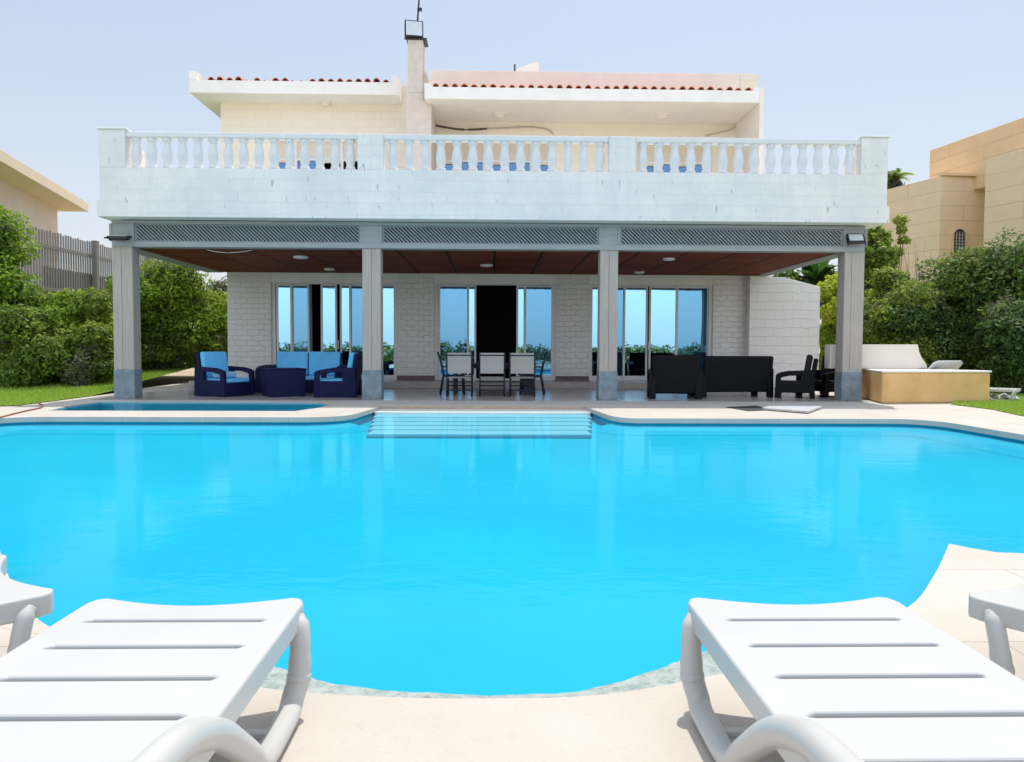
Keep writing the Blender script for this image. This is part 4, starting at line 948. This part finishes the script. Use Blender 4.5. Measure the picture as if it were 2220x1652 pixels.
# ------------------------------------------------------------------ fence on the left
FX = -14.2
fen = empty('slat_fence', (FX, 28, 0), 0, 'tall weathered grey slat fence behind the left shrubs', 'fence')
def fy(px_): return FX * F / (px_ - VPX)
ya, yb = fy(-10), fy(419)
ztop = 4.75
mb = MB(); y = ya
while y < yb:
    mb.box(FX - .012, FX + .012, y, y + .075, 2.0, ztop + random.uniform(-.03, .03)); y += .15
part(mb, 'slats', 'fence_wood', fen)
mb = MB()
for z in (1.9, 2.85, 4.2): mb.box(FX + .013, FX + .06, ya, yb, z, z + .11)
part(mb, 'rail', 'fence_wood', fen)
y = ya + 1.0
while y < yb:
    mb = MB(); mb.box(FX - .02, FX - .013, y, y + .1, 1.6, 2.8)
    y += 99
for px_ in (213, 327, 416):
    y = fy(px_); part(MB().box(FX + .061, FX + .24, y - .10, y + .10, .3, ztop + .05), 'post', 'fence_wood', fen, bevel=.005)
mb = MB(); y = fy(110)
while y < yb:
    mb.box(FX - .035, FX - .014, y, y + .14, 1.6, 3.62 + random.uniform(-.02, .02)); y += .16
part(mb, 'lower_boards', 'fence_wood', fen)

# ------------------------------------------------------------------ neighbouring buildings
nl = empty('white_house', (-17, 33, 0), 0, 'pale house with projecting cream eave beyond the left fence', 'house')
Yn = 33.0
p = [at(-60, 352, Yn), at(124, 448, Yn + .0)]
a0, a1 = at(-200, 430, Yn), at(124, 500, Yn)
wl = [at(-150, 330, Yn - 2), at(124, 452, Yn)]
# wall receding: left end nearer
yl = 22.0
v0, v1 = at(-160, 310, yl), at(124, 452, Yn)
part(MB().add([(v0.x, yl, 0), (v1.x, Yn, 0), (v1.x, Yn, v1.z), (v0.x, yl, v1.z), (v0.x - 6, yl, 0), (v1.x - 6, Yn, 0), (v1.x - 6, Yn, v1.z), (v0.x - 6, yl, v1.z)],
     [(0, 1, 2, 3), (4, 7, 6, 5), (0, 4, 5, 1), (3, 2, 6, 7), (0, 3, 7, 4), (1, 5, 6, 2)]), 'wall', 'house_white', nl)
ezn = v1.z
e1 = at(176, 470, Yn); s = 1.0
part(MB().add([(v0.x + s, yl, ezn - .02), (e1.x, Yn + .6, ezn - .02), (e1.x, Yn + .6, ezn + .33), (v0.x + s, yl, ezn + .33), (v0.x - 6, yl, ezn - .02), (v1.x - 6, Yn + .6, ezn - .02), (v1.x - 6, Yn + .6, ezn + .33), (v0.x - 6, yl, ezn + .33)],
     [(0, 1, 2, 3), (4, 7, 6, 5), (0, 4, 5, 1), (3, 2, 6, 7), (0, 3, 7, 4), (1, 5, 6, 2)]), 'roof', 'eave_cream', nl)
# right: sandstone villa
nr = empty('sandstone_house', (17, 30, 0), 0, 'tan sandstone house with flat parapets and an arched window beyond the right hedge', 'house')
def blk(pts, z0, z1, name, mat):
    part(MB().prism(pts, 'z', z0, z1), name, mat, nr, bevel=.02)
# centre bay: left face from 1925..2040, front face 2040..2136
Yb = 29.0; zb = PZ(381, Yb, 2040)
cA = at(2040, 381, Yb); cB = at(2150, 383, Yb + .2); tdir = at(1925, 410, 33.5)
# left face receding: choose depth so that the top line height matches
dL = None
for k in range(200):
    Y_ = Yb + k * .1; q_ = at(1900, 416, Y_)
    if q_.z >= zb: dL = q_; break
if dL is None: dL = at(1900, 416, Yb + 4)
blk([xy(cA), (cB.x + .2, cB.y), (cB.x + 6, cB.y + .1), (cB.x + 6, dL.y + 1), (dL.x + .5, dL.y + .05), xy(dL)], 0, zb, 'centre_wing', 'sand_stone_pale')
# near block on the right
Yc2 = 26.5; cC = at(2137, 346, Yc2); zc = cC.z; dR = None
for k in range(200):
    Y_ = Yc2 - k * .05; q_ = at(2260, 314, Y_)
    if q_.z <= zc: dR = q_; break
if dR is None: dR = at(2260, 314, Yc2 - 2)
blk([xy(cC), (dR.x, dR.y), (dR.x + 8, dR.y), (dR.x + 8, cC.y + .6), (cC.x + .6, cC.y + .05)], 0, zc, 'near_wing', 'sand_stone_pale')
# tall block behind
Yt = 31.5; cT = at(2016, 326, Yt); zt = cT.z; dT = None
for k in range(400):
    Y_ = Yt - k * .05; q_ = at(2260, 240, Y_)
    if q_.z <= zt: dT = q_; break
blk([xy(cT), (dT.x, dT.y), (dT.x + 6, dT.y), (dT.x + 6, cT.y + .6), (cT.x + .6, cT.y + .05)], zb - .5, zt, 'tall_wing', 'sand_stone')
for (pa, pb, z_) in ((xy(cA), (cB.x + .2, cB.y), zb),):
    part(MB().box(pa[0], pb[0], pa[1] - .05, pa[1] + .2, z_ + .002, z_ + .10), 'coping', 'sand_stone', nr)
# arched window on the centre bay
wa, wb = at(2067, 520, Yb - .02), at(2092, 520, Yb - .02); zt_, zb_ = PZ(497, Yb, 2080), PZ(549, Yb, 2080)
cx_, rw = (wa.x + wb.x) / 2, (wb.x - wa.x) / 2
arch = [(cx_ - rw, zb_), (cx_ + rw, zb_)] + [(cx_ + rw * math.cos(t), zt_ - rw + rw * math.sin(t)) for t in [math.pi * i / 10 for i in range(11)]]
o = part(MB().prism(arch, 'y', Yb - .02, Yb + .18), 'window', 'iron', nr)
big = [(cx_ + (p_[0] - cx_) * 1.28, zb_ + (p_[1] - zb_) * 1.05 - .04) for p_ in arch]
part(MB().plate(big, [[(p_[0], p_[1] + .001) for p_ in arch]], Yb - .06, Yb + .05, 'y'), 'frame', 'sand_stone', o)
mb = MB()
for i in range(1, 4): xx = cx_ - rw + 2 * rw * i / 4; mb.box(xx - .012, xx + .012, Yb - .045, Yb - .025, zb_, zt_ - rw * .4)
for i in range(1, 7): zz = zb_ + (zt_ - zb_ - rw) * i / 6; mb.box(cx_ - rw, cx_ + rw, Yb - .046, Yb - .044, zz - .01, zz + .01)
part(mb, 'grille', 'slab', o)

# ------------------------------------------------------------------ planting
def leaves(name, mat, parent, centers, radii, n, size, tintbase, squash=1.0, up=.5, shell=.55):
    centers = np.array(centers, float); radii = np.array(radii, float); k = len(centers)
    wts = radii.mean(axis=1) ** 2; wts /= wts.sum()
    idx = rng.choice(k, n, p=wts)
    d = rng.normal(size=(n, 3)); d /= np.linalg.norm(d, axis=1)[:, None]
    rr = shell + (1 - shell) * rng.random(n) ** .7 + rng.normal(0, .07, n)
    # lumpy surface
    lump = 1 + .16 * np.sin(d[:, 0] * 7 + idx) * np.sin(d[:, 1] * 6 + idx * 2.3) + .12 * np.sin(d[:, 2] * 9 + idx * 1.7)
    P = centers[idx] + d * radii[idx] * (rr * lump)[:, None]
    P[:, 2] = np.maximum(P[:, 2], .03)
    nrm = d * .8 + rng.normal(0, .6, (n, 3)) + np.array([0, 0, up]); nrm /= np.linalg.norm(nrm, axis=1)[:, None]
    t = np.cross(nrm, rng.normal(size=(n, 3))); t /= np.linalg.norm(t, axis=1)[:, None]; b = np.cross(nrm, t)
    s = size * rng.uniform(.6, 1.35, n)[:, None]; t *= s; b *= s * .5
    V = np.stack([P - t, P + b * 1.0, P + t, P - b * 1.0], 1).reshape(-1, 3)
    tb_ = np.array(tintbase)[idx % len(tintbase)] if hasattr(tintbase, '__len__') else np.full(n, tintbase)
    tint = np.clip(tb_ + rng.normal(0, .17, n), 0, 1)
    me = bpy.data.meshes.new(name); me.vertices.add(4 * n); me.loops.add(4 * n); me.polygons.add(n)
    me.vertices.foreach_set('co', V.ravel()); me.loops.foreach_set('vertex_index', np.arange(4 * n))
    me.polygons.foreach_set('loop_start', np.arange(0, 4 * n, 4))
    a_ = me.attributes.new('tint', 'FLOAT', 'FACE'); a_.data.foreach_set('value', tint)
    me.materials.append(MT[mat]); me.update(); me.validate()
    o = bpy.data.objects.new(name, me); COL.objects.link(o); o.parent = parent; return o
def shrub(loc, w_, dpt_, h, label, mat='leaf_mid', n=9000, size=.075, nc=22, name='shrub', cat='shrub', group=None, tint=(.3, .7), low=0.0):
    root = empty(name, loc, 0, label, cat, group)
    C, Rr, T = [], [], []
    for i in range(nc):
        u = rng.random(); a = rng.uniform(0, 2 * math.pi); z = low + (h - low) * (.12 + .80 * (i + .5) / nc)
        prof_ = math.sqrt(max(.05, 1 - ((z / h - .42) / .62) ** 2)); q_ = math.sqrt(u) * .72 * prof_
        C.append((math.cos(a) * q_ * w_ / 2, math.sin(a) * q_ * dpt_ / 2, z)); r_ = rng.uniform(.18, .32) * min(w_, h)
        Rr.append((r_ * 1.1, r_, r_ * rng.uniform(.7, .95))); T.append(rng.uniform(*tint))
    leaves('foliage', mat, root, C, Rr, n, size, T)
    if nc > 12:
        k_ = list(rng.choice(nc, max(2, nc // 5), replace=False))
        leaves('dry_growth', 'leaf_grey', root, [C[q] for q in k_], [[v_ * 1.04 for v_ in Rr[q]] for q in k_], int(n * .12), size * .8, [.1, .5, .8])
    mb = MB()
    for i in range(9):
        c_ = C[(i * 3 + 2) % nc]; mb.tube([(rng.normal(0, .08), rng.normal(0, .08), 0), (c_[0] * .4, c_[1] * .4, c_[2] * .5), c_], .03, 6, taper=[1.2, .8, .3])
    mb.build('stems', 'bark', root)
    return root
def pl(x, Y, z=0.0): return (PX(x, Y), Y, z)
GL = 'shrubs of the left hedge'; GR = 'shrubs of the right hedge'
def topz(y, Y, x): return at(x, y, Y).z
def hedge(px0, px1, ytop, Y, label, mat, group, n=9000, base=None, tint=(.25, .75), size=.06, depth=1.6):
    cx_ = (px0 + px1) / 2; X = at(cx_, 700, Y).x; z0 = lz(X, Y) - .02 if base is None else base
    w_ = (px1 - px0) * Y / F * 1.25; h = (topz(ytop, Y, cx_) - z0) * 1.1
    return shrub((X, Y, z0), w_, depth, h, label, mat, int(n * 1.55), size, nc=max(14, int(w_ * h * 3.2)), group=group, tint=tint)
hedge(-85, 66, 478, 20.0, 'tallest shrub of the left hedge, cut by the left picture edge', 'leaf_bright', GL, 15000, tint=(.1, .6))
hedge(60, 190, 650, 20.3, 'broad mid green shrub under the open slats of the left fence', 'leaf_bright', GL, 11000, tint=(.25, .85))
hedge(-40, 110, 690, 18.9, 'low shrub at the foot of the tallest left shrub', 'leaf_mid', GL, 9000, tint=(.1, .7))
hedge(150, 260, 655, 20.6, 'shrub with bare twigs just left of the first porch column', 'leaf_mid', GL, 9000, tint=(.3, .9))
hedge(225, 320, 600, 23.0, 'upright shrub behind the first porch column', 'leaf_bright', GL, 9000)
hedge(290, 430, 585, 24.2, 'big rounded shrub right of the first porch column below the fence end', 'leaf_bright', GL, 15000, tint=(.2, .8))
hedge(390, 510, 660, 25.3, 'yellowish shrub touching the left corner of the villa', 'leaf_bright', GL, 11000, tint=(.4, 1.0))
hedge(300, 400, 720, 23.4, 'dark low shrub at the lawn edge right of the first column', 'leaf_mid', GL, 7000, tint=(.0, .4))
hedge(395, 490, 738, 24.3, 'low green shrub at the lawn edge beside the left navy armchair', 'leaf_mid', GL, 7000, tint=(.3, .8))
hedge(110, 235, 725, 19.6, 'low dark shrub in the middle of the left hedge', 'leaf_mid', GL, 8000, tint=(.1, .6))
hedge(152, 200, 780, 19.0, 'small round bush standing on the lawn in front of the left hedge', 'leaf_grey', GL, 2500, tint=(.2, .6), size=.05, depth=.6)
# right side
hedge(2010, 2160, 575, 21.0, 'dark green shrub of the right hedge below the arched window', 'leaf_dark', GR, 15000, base=.0, tint=(.2, .8))
hedge(2110, 2290, 560, 20.3, 'largest dark shrub of the right hedge, cut by the right picture edge', 'leaf_dark', GR, 18000, base=.0, tint=(.1, .7))
hedge(1900, 2050, 640, 20.5, 'dark shrub with yellow tips behind the tub back', 'leaf_dark', GR, 14000, base=.0, tint=(.2, .9))
hedge(1865, 1960, 595, 22.5, 'loose grey green shrub right of the right porch column', 'leaf_mid', GR, 9000, base=.0, tint=(.2, .8))
hedge(1770, 1850, 615, 24.0, 'bright yellow green shrub between the garden wall and the right column', 'leaf_bright', GR, 9000, base=.0, tint=(.5, 1.0))
hedge(1860, 1935, 500, 24.5, 'tall feathery shrub rising right of the balcony end', 'leaf_mid', GR, 8000, base=.0, tint=(.4, .9), size=.09)
hedge(1918, 1958, 470, 25.5, 'thin pale feathery shrub against the sandstone wall', 'leaf_mid', GR, 2600, base=.0, tint=(.6, 1.0), size=.055, depth=.8)
hedge(2150, 2300, 690, 18.6, 'dark low shrub behind the lawn lounger', 'leaf_dark', GR, 12000, base=.0, tint=(.0, .5))
hedge(2000, 2160, 700, 20.6, 'dark low shrub behind the ochre tub', 'leaf_dark', GR, 12000, base=.0, tint=(.0, .6))
# bare twigs by the sandstone wall
tw2 = empty('bare_bush', pl(1985, 26.0), 0, 'bare brown twiggy bush against the pale sandstone wall', 'shrub')
mb = MB()
for i in range(60):
    a = rng.normal(0, .5); h = rng.uniform(3.0, 5.0)
    mb.tube([(rng.normal(0, .15), 0, 0), (a * .5, rng.normal(0, .2), h * .55), (a * 1.3, rng.normal(0, .4), h)], .016, 4, taper=[1.2, .8, .3])
mb.build('twigs', 'dry_twigs', tw2)
# broad leaved plants
def fronds(root, n, length, width, z, droop, mat, lift=(.5, 1.3), seg=7, name='frond'):
    for i in range(n):
        a = 2 * math.pi * i / n + rng.uniform(-.3, .3); e = rng.uniform(*lift); Lg = length * rng.uniform(.75, 1.15); vs = []; fs = []
        for k in range(seg + 1):
            t = k / seg; r_ = Lg * t * math.cos(e) * (1 + .1 * t); zz = z + Lg * t * math.sin(e) - droop * Lg * t * t
            wd = width * math.sin(math.pi * min(1, .08 + t * .9)) ** .7
            ca, sa = math.cos(a), math.sin(a)
            for s, dz in ((-1, .12), (0, 0), (1, .12)): vs.append((ca * r_ - sa * wd * s, sa * r_ + ca * wd * s, zz + wd * dz))
        for k in range(seg):
            for j in range(2): fs.append((k * 3 + j, k * 3 + j + 1, k * 3 + j + 4, k * 3 + j + 3))
        mb = MB().add(vs, fs, True); o = mb.build(name, mat, root, recalc=False)
        t_ = o.data.attributes.new('tint', 'FLOAT', 'FACE'); t_.data.foreach_set('value', [float(np.clip(rng.normal(.5, .2), 0, 1))] * len(fs))
def feather(root, n, length, z, droop, mat, lift, leaf=.28, name='frond'):
    for i in range(n):
        a = 2 * math.pi * i / n + rng.uniform(-.3, .3); e = rng.uniform(*lift); Lg = length * rng.uniform(.8, 1.1); V = []; Fc = []
        ca, sa = math.cos(a), math.sin(a)
        for k in range(26):
            t = (k + 1) / 26; r_ = Lg * t * math.cos(e); zz = z + Lg * t * math.sin(e) - droop * Lg * t * t
            ll = leaf * (1 - .6 * abs(t - .4)) ; 
            for s in (-1, 1):
                q_ = len(V); V += [(ca * r_, sa * r_, zz), (ca * (r_ + .04), sa * (r_ + .04), zz), (ca * (r_ + ll * .6) - sa * ll * s, sa * (r_ + ll * .6) + ca * ll * s, zz - ll * .35)]
                Fc.append((q_, q_ + 1, q_ + 2))
        mb = MB(); mb.v = V; mb.f = Fc; mb.sm = [False] * len(Fc)
        mb.tube([(ca * Lg * t * math.cos(e), sa * Lg * t * math.cos(e), z + Lg * t * math.sin(e) - droop * Lg * t * t) for t in (0, .3, .6, 1)], .02, 5, taper=[1, .8, .5, .2])
        o = mb.build(name, mat, root, recalc=False)
        t_ = o.data.attributes.new('tint', 'FLOAT', 'FACE'); t_.data.foreach_set('value', [float(np.clip(rng.normal(.5, .25), 0, 1)) for _ in mb.f])
bn = empty('banana_plant', pl(1762, 26.0), 0, 'broad leaved banana plant above the sloping garden wall', 'plant')
MB().tube([(0, 0, 0), (.05, 0, 1.8), (0, 0, 3.6)], .11, 8).tube([(.4, .2, 0), (.5, .2, 3.3)], .09, 8).build('trunk', 'bark', bn)
fronds(bn, 17, 1.6, .17, 3.35, .4, 'leaf_banana', (.5, 1.35))
feather(bn, 12, 1.5, 3.3, .5, 'leaf_banana', (.3, 1.2), .3)
leaves('undergrowth', 'leaf_dark', bn, [(-.5, 0, 3.2), (.5, .2, 3.3), (0, 0, 2.6), (.3, .3, 3.7), (-.9, .2, 3.5)], [(.5, .5, .4)] * 5, 2600, .09, [.4, .7, .3])
p_ = at(1938, 388, 36)
pm = empty('palm_tree', (p_.x, 36, 0), 0, 'small palm top showing beside the right balcony corner above the sandstone wall', 'palm tree')
MB().tube([(0, 0, 0), (.05, 0, p_.z * .6), (0, 0, p_.z)], .22, 8).build('trunk', 'bark', pm)
feather(pm, 20, 1.05, p_.z, .55, 'leaf_bright', (.2, 1.45), .3)
leaves('dead_fronds', 'leaf_grey', pm, [(-.15, 0, p_.z - .25), (.1, 0, p_.z - .5)], [(.4, .4, .35)] * 2, 500, .14, [.1, .3])
p_ = at(497, 608, 34)
pm = empty('palm_tree', (p_.x + .6, 34, 0), 0, 'palm with grey hanging fronds behind the left corner of the villa', 'palm tree')
MB().tube([(0, 0, 0), (.05, 0, p_.z * .6), (0, 0, p_.z)], .2, 8).build('trunk', 'bark', pm)
feather(pm, 14, 1.3, p_.z, .55, 'leaf_grey', (-.1, .9), .22)
fr = hedge(440, 520, 625, 29.0, 'grey green feathery shrub far behind the left corner of the villa', 'leaf_grey', GL, 3500, base=.0, tint=(.1, .6), size=.09)
# hedge behind the camera, mirrored in the door glass
hb = empty('hedge', (0, -15, 0), 0, 'low clipped garden hedge mirrored in the porch door glass', 'hedge')
C = [(x, rng.normal(0, .2), .62 + rng.normal(0, .16)) for x in np.arange(-22, 22, .8)]
leaves('foliage', 'leaf_dark', hb, C, [(.8, .6, .75)] * len(C), 16000, .13, [.3, .7, .5])
MB().tube([(-22, 0, .3), (22, 0, .3)], .05, 6, ref=Vector((0, 0, 1))).build('stems', 'bark', hb)

# ------------------------------------------------------------------ render defaults
scene.render.engine = 'CYCLES'
scene.cycles.max_bounces = 8; scene.cycles.transparent_max_bounces = 12
scene.render.resolution_x = 1024; scene.render.resolution_y = 762
